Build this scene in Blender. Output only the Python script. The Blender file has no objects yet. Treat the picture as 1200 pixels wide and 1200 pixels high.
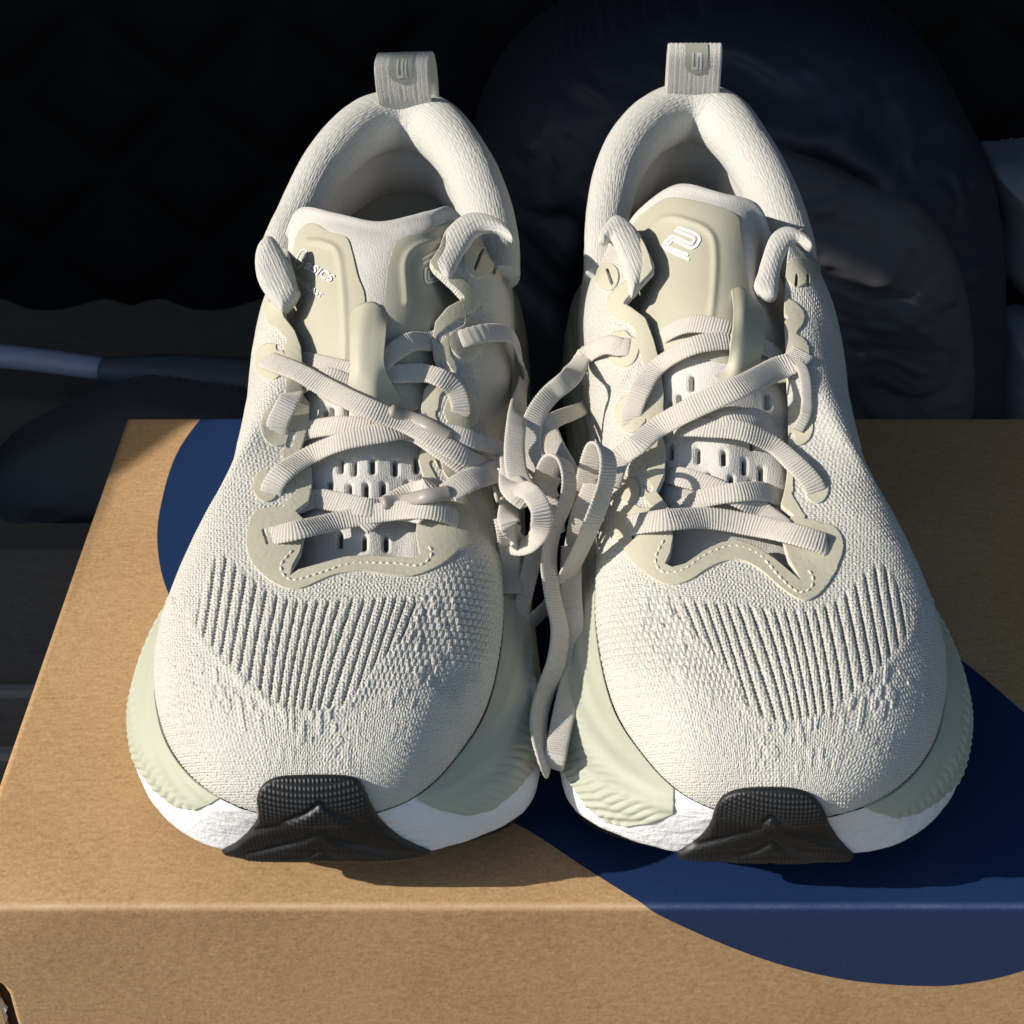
import bpy, math, random
import numpy as np
from mathutils import Vector
rnd = random.Random(7)
rng = np.random.RandomState(7)
sc = bpy.context.scene
COL = sc.collection
R = math.radians
# working frame: centimetres, x right, y away from the camera, z up, z = 0 on top of the box; BOXH above the trunk floor
BOXH = 12.0
CM = 0.01
CAMH = 35.1
F = 2000.0; PX = 625.0; PY = 600.0; PITCH = math.atan(1470 / 2000.0)
SUN_DIR = Vector((-1.72, -0.44, 1.0))          # towards the sun

# ---------------------------------------------------------------- camera
cam = bpy.data.cameras.new('camera'); camo = bpy.data.objects.new('camera', cam); COL.objects.link(camo)
camo.location = (0, 0, (CAMH + BOXH) * CM)
camo.rotation_euler = (R(90) - PITCH, 0, 0)
cam.sensor_width = 36; cam.lens = 36 * F / 1200
cam.shift_x = -(PX - 600) / 1200
cam.clip_start = 0.01; cam.clip_end = 200
sc.camera = camo
cam.dof.use_dof = True; cam.dof.focus_distance = 0.50; cam.dof.aperture_fstop = 45
# ---------------------------------------------------------------- sky and sun
w = bpy.data.worlds.new('World'); sc.world = w; w.use_nodes = True
nt = w.node_tree
bg = nt.nodes['Background']
sky = nt.nodes.new('ShaderNodeTexSky'); sky.sky_type = 'NISHITA'; sky.sun_disc = False
sd = SUN_DIR.normalized()
sky.sun_elevation = math.asin(sd.z)
sky.sun_rotation = math.atan2(sd.x, sd.y) % (2 * math.pi)
nt.links.new(sky.outputs[0], bg.inputs[0]); bg.inputs[1].default_value = 0.12
sl = bpy.data.lights.new('sun', 'SUN'); slo = bpy.data.objects.new('sun', sl); COL.objects.link(slo)
sl.energy = 5.0; sl.angle = R(0.5); sl.color = (1, 0.95, 0.87)
slo.rotation_euler = (-sd).to_track_quat('-Z', 'Y').to_euler()
slo.location = (-1, -0.2, 1)
sc.view_settings.view_transform = 'Standard'; sc.view_settings.look = 'None'
sc.view_settings.exposure = 0.06; sc.view_settings.gamma = 1

# ---------------------------------------------------------------- maths helpers
cP, sP = math.cos(PITCH), math.sin(PITCH)
def bp(x, y, z):
    """point of the place seen at photograph position x, y and height z"""
    a = PITCH + math.atan((y - PY) / F); Y = (CAMH - z) / math.tan(a); d = Y * cP + (CAMH - z) * sP
    return np.array([(x - PX) / F * d, Y, z])
def bpY(x, y, Y):
    a = PITCH + math.atan((y - PY) / F); z = CAMH - Y * math.tan(a); d = Y * cP + (CAMH - z) * sP
    return np.array([(x - PX) / F * d, Y, z])
def pr(V):
    X, Y, Z = V[..., 0], V[..., 1], V[..., 2]
    d = Y * cP + (CAMH - Z) * sP
    return np.stack([PX + F * X / d, PY + F * ((CAMH - Z) * cP - Y * sP) / d], -1), d
MX = 0.45                                       # the two shoes mirror each other about x = MX
def mir(V):
    V = V.copy(); V[..., 0] = 2 * MX - V[..., 0]; return V
def nrm(v): return v / (np.linalg.norm(v, axis=-1, keepdims=True) + 1e-12)
def catmull(K, n, closed=False, t=None):
    """smooth curve through keys K (m,d), n samples"""
    K = np.asarray(K, float); m = len(K)
    if t is None:
        t = np.linspace(0, m if closed else m - 1, n, endpoint=not closed)
    i = np.floor(t).astype(int); 
    if not closed: i = np.clip(i, 0, m - 2)
    f = (t - i)[:, None]
    g = (lambda j: K[j % m]) if closed else (lambda j: np.where(((j < 0) | (j > m - 1))[:, None], np.where((j < 0)[:, None], 2 * K[0] - K[1], 2 * K[-1] - K[-2]), K[np.clip(j, 0, m - 1)]))
    p0, p1, p2, p3 = g(i - 1), g(i), g(i + 1), g(i + 2)
    return 0.5 * ((2 * p1) + (-p0 + p2) * f + (2 * p0 - 5 * p1 + 4 * p2 - p3) * f ** 2 + (-p0 + 3 * p1 - 3 * p2 + p3) * f ** 3)
def resample(P, step=None, n=None):
    s = np.concatenate([[0], np.cumsum(np.linalg.norm(np.diff(P, axis=0), axis=1))])
    if n is None: n = max(2, int(s[-1] / step) + 1)
    q = np.linspace(0, s[-1], n)
    return np.stack([np.interp(q, s, P[:, k]) for k in range(P.shape[1])], 1), q
def sdf(poly, Q):
    """signed distance in Q's units, positive inside the polygon"""
    poly = np.asarray(poly, float); Q = np.asarray(Q, float)
    out = np.full(len(Q), 1e9); ins = np.zeros(len(Q), bool)
    n = len(poly)
    for i in range(n):
        a, b = poly[i], poly[(i + 1) % n]
        ab = b - a; L = (ab ** 2).sum() + 1e-12
        t = np.clip(((Q - a) @ ab) / L, 0, 1)
        d = np.hypot(Q[:, 0] - a[0] - t * ab[0], Q[:, 1] - a[1] - t * ab[1])
        out = np.minimum(out, d)
        c = (a[1] > Q[:, 1]) != (b[1] > Q[:, 1])
        xx = a[0] + (Q[:, 1] - a[1]) / (ab[1] if abs(ab[1]) > 1e-12 else 1e-12) * ab[0]
        ins ^= c & (Q[:, 0] < xx)
    return np.where(ins, out, -out)
def seg_dist(line, Q):
    line = np.asarray(line, float); out = np.full(len(Q), 1e9)
    for a, b in zip(line[:-1], line[1:]):
        ab = b - a; t = np.clip(((Q - a) @ ab) / ((ab ** 2).sum() + 1e-12), 0, 1)
        out = np.minimum(out, np.hypot(Q[:, 0] - a[0] - t * ab[0], Q[:, 1] - a[1] - t * ab[1]))
    return out
def smooth_poly(P, n=6): return catmull(P, len(P) * n, closed=True)
def vnoise(Q, seed=0):
    """value noise, Q (n,2)"""
    r = np.random.RandomState(seed); T = r.rand(256, 256)
    i = np.floor(Q).astype(int); f = Q - i; f = f * f * (3 - 2 * f)
    g = lambda a, b: T[a % 256, b % 256]
    x0, y0 = i[..., 0], i[..., 1]; fx, fy = f[..., 0], f[..., 1]
    return (g(x0, y0) * (1 - fx) + g(x0 + 1, y0) * fx) * (1 - fy) + (g(x0, y0 + 1) * (1 - fx) + g(x0 + 1, y0 + 1) * fx) * fy
def fbm(Q, o=4, seed=0): return sum(vnoise(Q * 2 ** k, seed + k) * .5 ** k for k in range(o)) / sum(.5 ** k for k in range(o))
def sstep(a, b, x):
    t = np.clip((x - a) / (b - a), 0, 1); return t * t * (3 - 2 * t)

def grid_tris(n, m, closed=False, flip=False):
    i = np.arange(n if closed else n - 1)[:, None]; j = np.arange(m - 1)[None]
    a = i * m + j; b = ((i + 1) % n) * m + j
    q = np.stack([a, b, b + 1, a + 1], -1).reshape(-1, 4)
    if flip: q = q[:, ::-1]
    return q
def tri(q): return np.concatenate([q[:, [0, 1, 2]], q[:, [0, 2, 3]]])
def vnormals(V, T):
    n = np.cross(V[T[:, 1]] - V[T[:, 0]], V[T[:, 2]] - V[T[:, 0]])
    N = np.zeros_like(V)
    for k in range(3):
        for c in range(3): N[:, c] += np.bincount(T[:, k], n[:, c], len(V))
    return nrm(N)
def clip(V, T, f, at=None):
    """part of a triangle mesh where f > 0, with clean cut edges"""
    at = dict(at or {})
    ins = f[T] > 0; c = ins.sum(1)
    out = [T[c == 3]]
    new = []
    def rot(TT, I, want):   # rotate so that the odd vertex comes first
        k = np.argmax(I == want, 1); r = np.arange(len(TT))
        return np.stack([TT[r, (k + j) % 3] for j in range(3)], 1)
    A = rot(T[c == 1], ins[c == 1], True); B = rot(T[c == 2], ins[c == 2], False)
    E = np.concatenate([A[:, [0, 1]], A[:, [0, 2]], B[:, [0, 1]], B[:, [0, 2]]])
    if len(E):
        Es = np.sort(E, 1); key = Es[:, 0].astype(np.int64) * (len(V) + 1) + Es[:, 1]
        uk, first, inv = np.unique(key, return_index=True, return_inverse=True); U = Es[first]
        t = f[U[:, 0]] / (f[U[:, 0]] - f[U[:, 1]]); t = np.clip(t, .02, .98)
        NV = V[U[:, 0]] * (1 - t)[:, None] + V[U[:, 1]] * t[:, None]
        for k in at: 
            a = at[k]; tt = t if a.ndim == 1 else t[:, None]
            at[k] = np.concatenate([a, a[U[:, 0]] * (1 - tt) + a[U[:, 1]] * tt])
        idx = inv + len(V); na, nb = len(A), len(B)
        a1, a2, b1, b2 = idx[:na], idx[na:2 * na], idx[2 * na:2 * na + nb], idx[2 * na + nb:]
        out.append(np.stack([A[:, 0], a1, a2], 1))
        out.append(np.stack([b1, B[:, 1], B[:, 2]], 1)); out.append(np.stack([b1, B[:, 2], b2], 1))
        V = np.concatenate([V, NV])
    T = np.concatenate(out)
    used = np.unique(T); mp = np.full(len(V), -1); mp[used] = np.arange(len(used))
    return V[used], mp[T], {k: a[used] for k, a in at.items()}
def bedges(T):
    E = np.concatenate([T[:, [0, 1]], T[:, [1, 2]], T[:, [2, 0]]])
    key = np.sort(E, 1); k = key[:, 0].astype(np.int64) * 10 ** 7 + key[:, 1]
    u, fi, cnt = np.unique(k, return_index=True, return_counts=True)
    return E[fi[cnt == 1]]
def rim(V, T, N, t, at=None, inset=0.0):
    """wall of depth t along -N below every open edge"""
    at = dict(at or {}); E = bedges(T); b = np.unique(E); mp = np.full(len(V), -1); mp[b] = np.arange(len(b)) + len(V)
    V2 = np.concatenate([V, V[b] - N[b] * t])
    for k in at: at[k] = np.concatenate([at[k], at[k][b]])
    a, c = E[:, 0], E[:, 1]
    q = np.concatenate([np.stack([c, a, mp[a]], 1), np.stack([c, mp[a], mp[c]], 1)])
    return V2, np.concatenate([T, q]), at

# ---------------------------------------------------------------- blender helpers
ORG = {}
def wpt(v): return Vector((v[0] * CM, v[1] * CM, (v[2] + BOXH) * CM))
def empty(name, v, label, cat, group=None):
    o = bpy.data.objects.new(name, None); COL.objects.link(o); o.location = wpt(v); o.empty_display_size = .02
    o['label'] = label; o['category'] = cat
    if group: o['group'] = group
    ORG[o.name] = np.array(v, float); return o
def mesh(name, V, Fc, mat, parent=None, at=None, uv=None, smooth=True, label=None, cat=None, kind=None, group=None, origin=None):
    base = ORG.get(parent.name) if parent else (np.array(origin, float) if origin is not None else V.mean(0))
    me = bpy.data.meshes.new(name)
    P = (V - base) * CM
    Fc = np.asarray(Fc); k = Fc.shape[1]
    me.vertices.add(len(P)); me.vertices.foreach_set('co', P.astype(np.float32).ravel())
    me.loops.add(Fc.size); me.loops.foreach_set('vertex_index', Fc.astype(np.int32).ravel())
    me.polygons.add(len(Fc)); me.polygons.foreach_set('loop_start', np.arange(0, Fc.size, k, dtype=np.int32))
    me.polygons.foreach_set('loop_total', np.full(len(Fc), k, np.int32))
    me.update(calc_edges=True)
    me.polygons.foreach_set('use_smooth', np.full(len(Fc), smooth))
    if uv is not None:
        l = me.uv_layers.new(name='UVMap'); l.data.foreach_set('uv', uv[Fc.ravel()].astype(np.float32).ravel())
    for kx, a in (at or {}).items():
        if a.ndim == 1:
            t = me.attributes.new(kx, 'FLOAT', 'POINT'); t.data.foreach_set('value', a.astype(np.float32))
    me.validate()
    me.materials.append(mat)
    o = bpy.data.objects.new(name, me); COL.objects.link(o)
    if parent:
        o.parent = parent
        if parent.name not in ORG: raise RuntimeError(parent.name)
        ORG[o.name] = base
    else:
        o.location = wpt(base); ORG[o.name] = base
        if kind is None or cat: pass
    if label: o['label'] = label
    if cat: o['category'] = cat
    if kind: o['kind'] = kind
    if group: o['group'] = group
    return o

# ---------------------------------------------------------------- materials
def mat(name, col, rough=.7, spec=.5, build=None, sheen=0):
    m = bpy.data.materials.new(name); m.use_nodes = True; n = m.node_tree
    b = n.nodes['Principled BSDF']; b.inputs['Base Color'].default_value = (*col, 1); b.inputs['Roughness'].default_value = rough
    b.inputs['Specular IOR Level'].default_value = spec
    if sheen: b.inputs['Sheen Weight'].default_value = sheen
    if build: build(n, b)
    return m
def N_(n, t, **kw):
    x = n.nodes.new(t)
    for k, v in kw.items(): setattr(x, k, v)
    return x
def mth(n, op, a, b=None, c=None):
    x = N_(n, 'ShaderNodeMath', operation=op)
    for i, v in enumerate((a, b, c)):
        if v is None: continue
        if isinstance(v, (int, float)): x.inputs[i].default_value = v
        else: n.links.new(v, x.inputs[i])
    return x.outputs[0]
def attr(n, name): 
    x = N_(n, 'ShaderNodeAttribute', attribute_name=name); return x.outputs['Fac']
def ramp(n, fac, stops):
    x = N_(n, 'ShaderNodeValToRGB'); e = x.color_ramp.elements
    e[0].position, e[0].color = stops[0][0], (*stops[0][1], 1); e[1].position, e[1].color = stops[-1][0], (*stops[-1][1], 1)
    for p, c in stops[1:-1]:
        q = e.new(p); q.color = (*c, 1)
    n.links.new(fac, x.inputs[0]); return x.outputs[0]
def noise(n, vec, scale, detail=3, rough=.5):
    x = N_(n, 'ShaderNodeTexNoise'); x.inputs['Scale'].default_value = scale; x.inputs['Detail'].default_value = detail; x.inputs['Roughness'].default_value = rough
    if vec is not None: n.links.new(vec, x.inputs['Vector'])
    return x.outputs['Fac']
def mapping(n, vec, s=(1, 1, 1), r=(0, 0, 0)):
    x = N_(n, 'ShaderNodeMapping'); x.inputs['Scale'].default_value = s; x.inputs['Rotation'].default_value = r; n.links.new(vec, x.inputs['Vector']); return x.outputs[0]
def bump(n, h, dist, strength=1.0, normal=None):
    x = N_(n, 'ShaderNodeBump'); x.inputs['Distance'].default_value = dist; x.inputs['Strength'].default_value = strength
    n.links.new(h, x.inputs['Height'])
    if normal: n.links.new(normal, x.inputs['Normal'])
    return x.outputs[0]
def mix(n, fac, a, b):
    x = N_(n, 'ShaderNodeMix', data_type='RGBA')
    if isinstance(fac, (int, float)): x.inputs[0].default_value = fac
    else: n.links.new(fac, x.inputs[0])
    for i, v in ((6, a), (7, b)):
        if isinstance(v, tuple): x.inputs[i].default_value = (*v, 1)
        else: n.links.new(v, x.inputs[i])
    return x.outputs[2]
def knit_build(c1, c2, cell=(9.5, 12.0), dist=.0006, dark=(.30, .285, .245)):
    def f(n, b):
        uv = N_(n, 'ShaderNodeUVMap').outputs[0]
        tc = N_(n, 'ShaderNodeTexCoord').outputs['Object']
        v = N_(n, 'ShaderNodeTexVoronoi'); v.inputs['Scale'].default_value = 1; v.inputs['Randomness'].default_value = .45
        n.links.new(mapping(n, uv, (cell[0], cell[1], 1)), v.inputs['Vector'])
        hi = mth(n, 'SUBTRACT', 1, v.outputs['Distance'])
        big = noise(n, tc, 60, 3)
        fine = noise(n, tc, 2200, 2)
        col = mix(n, big, c1, c2)
        col = mix(n, mth(n, 'MULTIPLY', v.outputs['Distance'], .35), col, tuple(.55 * k for k in c1))
        try:
            hole_shade = attr(n, 'hole_shade'); col = mix(n, hole_shade, col, dark)  # shade inside the vent holes, painted as a darker knit colour
        except Exception: pass
        n.links.new(col, b.inputs['Base Color'])
        h = mth(n, 'ADD', hi, mth(n, 'MULTIPLY', fine, .35))
        k = mth(n, 'SUBTRACT', 1, mth(n, 'MULTIPLY', attr(n, 'plain'), .75))
        n.links.new(bump(n, mth(n, 'MULTIPLY', h, k), dist, .8), b.inputs['Normal'])
    return f
M = {}
M['knit'] = mat('knit_fabric', (.6, .57, .5), .85, .25, knit_build((.68, .655, .58), (.57, .547, .475)), sheen=.15)
M['lining'] = mat('lining_fabric', (.6, .57, .5), .9, .2, knit_build((.65, .63, .57), (.57, .55, .495), cell=(3, 16), dist=.0004), sheen=.2)
M['tongue'] = mat('tongue_fabric', (.6, .57, .5), .9, .2, knit_build((.68, .65, .59), (.62, .59, .54), cell=(22, 22), dist=.00025), sheen=.2)
def tpu(n, b):
    tc = N_(n, 'ShaderNodeTexCoord').outputs['Object']
    n.links.new(mix(n, noise(n, tc, 90, 3), (.56, .525, .40), (.49, .455, .34)), b.inputs['Base Color'])
    n.links.new(bump(n, noise(n, tc, 700, 3), .0004, .35), b.inputs['Normal'])
M['tpu'] = mat('trim_film', (.5, .47, .36), .5, .4, tpu)
def tpu2(n, b):
    tc = N_(n, 'ShaderNodeTexCoord').outputs['Object']
    n.links.new(mix(n, noise(n, tc, 50, 3), (.50, .475, .365), (.46, .435, .33)), b.inputs['Base Color'])
    n.links.new(bump(n, noise(n, tc, 500, 3), .0003, .2), b.inputs['Normal'])
M['panel'] = mat('tongue_panel_film', (.5, .47, .36), .55, .35, tpu2)
def foam_g(n, b):
    tc = N_(n, 'ShaderNodeTexCoord').outputs['Object']
    n.links.new(mix(n, noise(n, tc, 70, 4), (.47, .475, .37), (.41, .415, .32)), b.inputs['Base Color'])
    n.links.new(bump(n, noise(n, mapping(n, tc, (1, 1, 1)), 500, 4), .0005, .25), b.inputs['Normal'])
M['green'] = mat('sage_foam', (.48, .49, .36), .6, .35, foam_g)
def foam_w(n, b):
    tc = N_(n, 'ShaderNodeTexCoord').outputs['Object']
    n.links.new(mix(n, noise(n, tc, 120, 4), (.84, .83, .82), (.74, .73, .73)), b.inputs['Base Color'])
    h = mth(n, 'ADD', noise(n, mapping(n, tc, (1, 3.5, 3.5), (0, 0, .6)), 160, 5, .65), mth(n, 'MULTIPLY', noise(n, tc, 900, 2), .3))
    n.links.new(bump(n, h, .0012, .6), b.inputs['Normal'])
M['white'] = mat('white_foam', (.82, .81, .8), .65, .3, foam_w)
def rubber(n, b):
    uv = N_(n, 'ShaderNodeUVMap').outputs[0]
    s = N_(n, 'ShaderNodeSeparateXYZ'); n.links.new(mapping(n, uv, (11, 11, 1)), s.inputs[0])
    a = mth(n, 'ABSOLUTE', mth(n, 'SINE', mth(n, 'MULTIPLY', s.outputs[0], math.pi)))
    c = mth(n, 'ABSOLUTE', mth(n, 'SINE', mth(n, 'MULTIPLY', s.outputs[1], math.pi)))
    h = mth(n, 'MULTIPLY', a, c)
    n.links.new(bump(n, mth(n, 'MULTIPLY', h, mth(n, 'SUBTRACT', 1, attr(n, 'plain'))), .0009, .9), b.inputs['Normal'])
M['rubber'] = mat('black_rubber', (.010, .0105, .011), .48, .5, rubber)
def lace(n, b):
    tc = N_(n, 'ShaderNodeTexCoord').outputs['Object']
    uv = N_(n, 'ShaderNodeUVMap').outputs[0]
    n.links.new(mix(n, noise(n, tc, 150, 3), (.62, .575, .50), (.53, .49, .425)), b.inputs['Base Color'])
    h = noise(n, mapping(n, uv, (30, 12, 1)), 1, 2)
    n.links.new(bump(n, h, .0004, .7), b.inputs['Normal'])
M['lace'] = mat('lace_webbing', (.56, .52, .45), .85, .25, lace, sheen=.2)
M['aglet'] = mat('clear_aglet', (.33, .30, .26), .42, .4)
M['ink'] = mat('white_print', (.88, .88, .86), .4, .4)
M['emblem'] = mat('grey_green_print', (.36, .36, .29), .6, .3)
M['thread'] = mat('cream_thread', (.66, .62, .48), .7, .3)
def kraft(n, b):
    tc = N_(n, 'ShaderNodeTexCoord').outputs['Object']
    f = noise(n, mapping(n, tc, (1, 1, 1)), 900, 4, .7); g = noise(n, mapping(n, tc, (1, 2.2, 2.2)), 300, 3, .6); h = noise(n, tc, 18, 3)
    s = mth(n, 'ADD', mth(n, 'MULTIPLY', f, .55), mth(n, 'ADD', mth(n, 'MULTIPLY', g, .35), mth(n, 'MULTIPLY', h, .2)))
    c = ramp(n, s, [(.36, (.35, .200, .088)), (.55, (.49, .298, .140)), (.74, (.62, .40, .205))])
    wr_ = mth(n, 'MULTIPLY', attr(n, 'wear_highlight'), mth(n, 'ADD', .35, noise(n, tc, 140, 3)))
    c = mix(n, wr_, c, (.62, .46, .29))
    fl = noise(n, tc, 420, 1); spk = mth(n, 'GREATER_THAN', fl, .80)
    c = mix(n, mth(n, 'MULTIPLY', spk, .5), c, (.16, .09, .04))
    n.links.new(c, b.inputs['Base Color'])
    n.links.new(bump(n, s, .0004, .5), b.inputs['Normal'])
M['kraft'] = mat('kraft_cardboard', (.42, .26, .12), .8, .3, kraft)
def bluef(n, b):
    tc = N_(n, 'ShaderNodeTexCoord').outputs['Object']
    g = noise(n, tc, 900, 3, .7)
    c = mix(n, g, (.007, .024, .080), (.011, .034, .108))
    n.links.new(mix(n, mth(n, 'MULTIPLY', attr(n, 'wear_highlight'), mth(n, 'MULTIPLY', noise(n, tc, 260, 4, .7), .55)), c, (.20, .24, .36)), b.inputs['Base Color'])
    n.links.new(bump(n, g, .0003, .4), b.inputs['Normal'])
M['blue'] = mat('navy_ink', (.025, .05, .15), .5, .4, bluef)
M['boxin'] = mat('box_inside_shade', (.05, .035, .02), .9, .1)
M['paper'] = mat('torn_paper', (.7, .62, .55), .9, .2)

# ---------------------------------------------------------------- the place: car boot
def cloth_mat(name, a, b_, rough, scale, bd, spec=.3):
    def f(n, b):
        tc = N_(n, 'ShaderNodeTexCoord').outputs['Object']
        n.links.new(mix(n, noise(n, tc, scale, 4), a, b_), b.inputs['Base Color'])
        n.links.new(bump(n, noise(n, tc, scale * 12, 3), bd, .5), b.inputs['Normal'])
    return mat(name, a, rough, spec, f)
M['carpet'] = cloth_mat('boot_carpet', (.27, .225, .17), (.21, .178, .135), .95, 12, .002)
M['quilt'] = cloth_mat('black_quilt', (.006, .006, .007), (.004, .004, .005), .8, 10, .0004, .2)
M['shell'] = cloth_mat('dark_trim', (.012, .012, .013), (.009, .009, .010), .7, 10, .0003)
M['navy'] = cloth_mat('navy_nylon', (.026, .031, .048), (.019, .023, .037), .6, 14, .0003, .5)
M['greyny'] = cloth_mat('grey_nylon', (.082, .077, .084), (.064, .061, .068), .62, 14, .0003, .5)
M['pale'] = cloth_mat('pale_grey_cloth', (.26, .28, .30), (.20, .22, .24), .8, 20, .0005)
M['dim'] = cloth_mat('dark_grey_cloth', (.10, .10, .105), (.075, .076, .082), .85, 20, .001)
M['sill'] = mat('worn_metal_strip', (.34, .31, .27), .5, .5)
M['pole'] = mat('pale_blue_metal', (.42, .47, .62), .35, .5)
M['grip'] = mat('grey_grip', (.13, .15, .16), .45, .5)

def box_mesh(x0, x1, y0, y1, z0, z1):
    V = np.array([[x, y, z] for x in (x0, x1) for y in (y0, y1) for z in (z0, z1)], float)
    Q = np.array([[0, 1, 3, 2], [4, 6, 7, 5], [0, 4, 5, 1], [2, 3, 7, 6], [0, 2, 6, 4], [1, 5, 7, 3]])
    return V, Q
V, Q = box_mesh(-75, 75, 10, 125, -BOXH - 3, -BOXH); mesh('trunk_floor', V, Q, M['carpet'], kind='structure', smooth=False)
V, Q = box_mesh(-2000, 2000, -2000, 2000, -BOXH - 63, -BOXH - 60)
def asph(n, b):
    tc = N_(n, 'ShaderNodeTexCoord').outputs['Object']
    n.links.new(mix(n, noise(n, tc, 40, 4), (.055, .055, .055), (.085, .082, .078)), b.inputs['Base Color'])
M['asphalt'] = mat('asphalt', (.06, .06, .06), .9, .3, asph)
mesh('ground', V, Q, M['asphalt'], kind='structure', smooth=False)
# quilted liner on the boot's back wall: diamond cushions
nx, nz = 260, 160
gx, gz = np.meshgrid(np.linspace(-75, 75, nx), np.linspace(-BOXH, 62, nz), indexing='ij')
u, v = (gx + gz) / 9.0, (gx - gz) / 9.0
d = np.minimum(np.abs(u - np.round(u)), np.abs(v - np.round(v)))
gy = 84 - 1.3 * (1 - np.exp(-(d / .16) ** 2)) + .6 * fbm(np.stack([gx, gz], -1) / 15, 3, 5)
V = np.stack([gx, gy, gz], -1).reshape(-1, 3)
mesh('quilted_liner_wall', V, grid_tris(nx, nz), M['quilt'], kind='structure')
# unseen car side, outline shaped to shade the bag and keep heels sunlit
def on_wall(x, y, z):                            # where sunlight bound for a point passes the side wall (x = -60)
    k = (x + 60) / -SUN_DIR.x; return (y + SUN_DIR.y * k, z + k)
wl1, wl2 = on_wall(-15, 49.8, 0), on_wall(-12.9, 53.3, 0); wt_ = on_wall(-3.7, 58.4, 13.0); wc = on_wall(-8, 58.2, 8)
out = [(-8, -BOXH - 3), (-8, 6), (on_wall(-15, 30, -12)[0], 6), (on_wall(-15, 32, 0)[0], wl1[1] - .4), wl1, wl2, (max(wl2[0] + .5, wc[0] + .8), wc[1] - 1), (wt_[0] + .5, wt_[1] + .05), (42.4, wt_[1] + .15), (42.3, 60), (42.3, 65), (125, 65), (125, -BOXH - 3)]
def slab(poly, x0, x1):
    n = len(poly); P = np.array([(x0, y, z) for y, z in poly] + [(x1, y, z) for y, z in poly], float)
    return P, n
def prism(name, poly, x0, x1, m, **kw):
    P, n = slab(poly, x0, x1)
    base = P.mean(0); me = bpy.data.meshes.new(name)
    fs = [list(range(n)), list(range(n, 2 * n))[::-1]] + [[i, i + n, (i + 1) % n + n, (i + 1) % n] for i in range(n)]
    me.from_pydata([tuple((p - base) * CM) for p in P], [], fs); me.materials.append(m)
    o = bpy.data.objects.new(name, me); COL.objects.link(o); o.location = wpt(base)
    for k, v_ in kw.items(): o[k] = v_
    return o
prism('car_side_blocker', out, -63, -60, M['shell'], kind='structure')
prism('car_side_blocker', [(30, -BOXH - 3), (30, 20), (60, 62), (125, 62), (125, -BOXH - 3)], 66, 69, M['shell'], kind='structure')  # unseen opposite side of the shell, added for shading
V, Q = box_mesh(-59.9, 65.9, 42.6, 125, 50, 53); mesh('car_roof_blocker', V, Q, M['shell'], kind='structure', smooth=False)  # unseen roof, its edge placed to keep the sun off the bag

# ---------------------------------------------------------------- the cardboard box
X0, X1, Y0, Y1 = -15.2, 21.0, 30.15, 53.8
rr = .22
def box_profile():
    P = []
    for t in np.linspace(0, 1, 60): P.append((Y0, -BOXH + t * (BOXH - rr)))
    for a in np.linspace(0, 90, 9)[1:]: P.append((Y0 + rr - rr * math.cos(R(a)), -rr + rr * math.sin(R(a))))
    for t in np.linspace(0, 1, 110)[1:]: P.append((Y0 + rr + t * (Y1 - Y0 - 2 * rr), 0))
    for a in np.linspace(0, 90, 6)[1:]: P.append((Y1 - rr + rr * math.sin(R(a)), -rr + rr * math.cos(R(a))))
    for t in np.linspace(0, 1, 20)[1:]: P.append((Y1, -rr - t * (BOXH - rr)))
    return np.array(P)
BPf = box_profile()
bs = np.concatenate([[0], np.cumsum(np.linalg.norm(np.diff(BPf, axis=0), axis=1))])
bxs = np.linspace(X0, X1, 220)
gx = np.repeat(bxs[:, None], len(BPf), 1); gy = np.repeat(BPf[None, :, 0], 220, 0).copy(); gz = np.repeat(BPf[None, :, 1], 220, 0).copy()
S_edge = (BOXH - rr) + rr * .785
wav = (fbm(np.stack([gx / 7, gy / 7], -1), 3, 11) - .5)
gz += np.where(gz > -.01, 0, 0) + .05 * wav * (gz > -1)
gy += .05 * (fbm(np.stack([gx / 9, gz / 9], -1), 3, 12) - .5) * (gz < -.3)
# soft crushed corner at the front left, as on a used box
dent = np.exp(-((gx + 14.6) / 1.6) ** 2 - ((bs[None] - S_edge) / .8) ** 2); gz -= .10 * dent; gy += .06 * dent
BV = np.stack([gx, gy, gz], -1).reshape(-1, 3); BT = tri(grid_tris(220, len(BPf), flip=True))
box_root = empty('cardboard_box', ((X0 + X1) / 2, (Y0 + Y1) / 2, -BOXH), 'brown kraft cardboard box with navy printed curve, standing under the two shoes', 'cardboard box')
# the finger slot low on the front left
slot = np.array([(-30, 1148), (2, 1150), (12, 1164), (19, 1190), (24, 1206), (24, 1260), (-30, 1260)])
q, _ = pr(BV); fslot = -sdf(slot, q); fslot = np.where(BV[:, 1] > Y0 + .5, 5, fslot)
BN = vnormals(BV, BT)
if BN[BV[:, 2] > -.1][:, 2].mean() < 0: BT = BT[:, ::-1]; BN = -BN
wear_highlight = np.tile(np.exp(-((bs - S_edge) / .06) ** 2), 220) * (.55 + .45 * np.repeat(vnoise(np.stack([bxs / .8, bxs * 0], 1), 55), len(BPf)))  # scuffed front edge, with its highlight line painted in as paler colour
V, T, at = clip(BV, BT, fslot, {'n': BN, 'wear_highlight': wear_highlight}); V, T, at = rim(V, T, at['n'], .28, at)
mesh('body', V, T, M['kraft'], box_root, at={'wear_highlight': at['wear_highlight']})
V, Q = box_mesh(-15.1, -12, Y0 + .3, Y0 + .5, -9, -2); mesh('slot_shade', V, Q, M['boxin'], box_root, smooth=False)  # dark sheet standing in for the shade inside the slot
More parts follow.
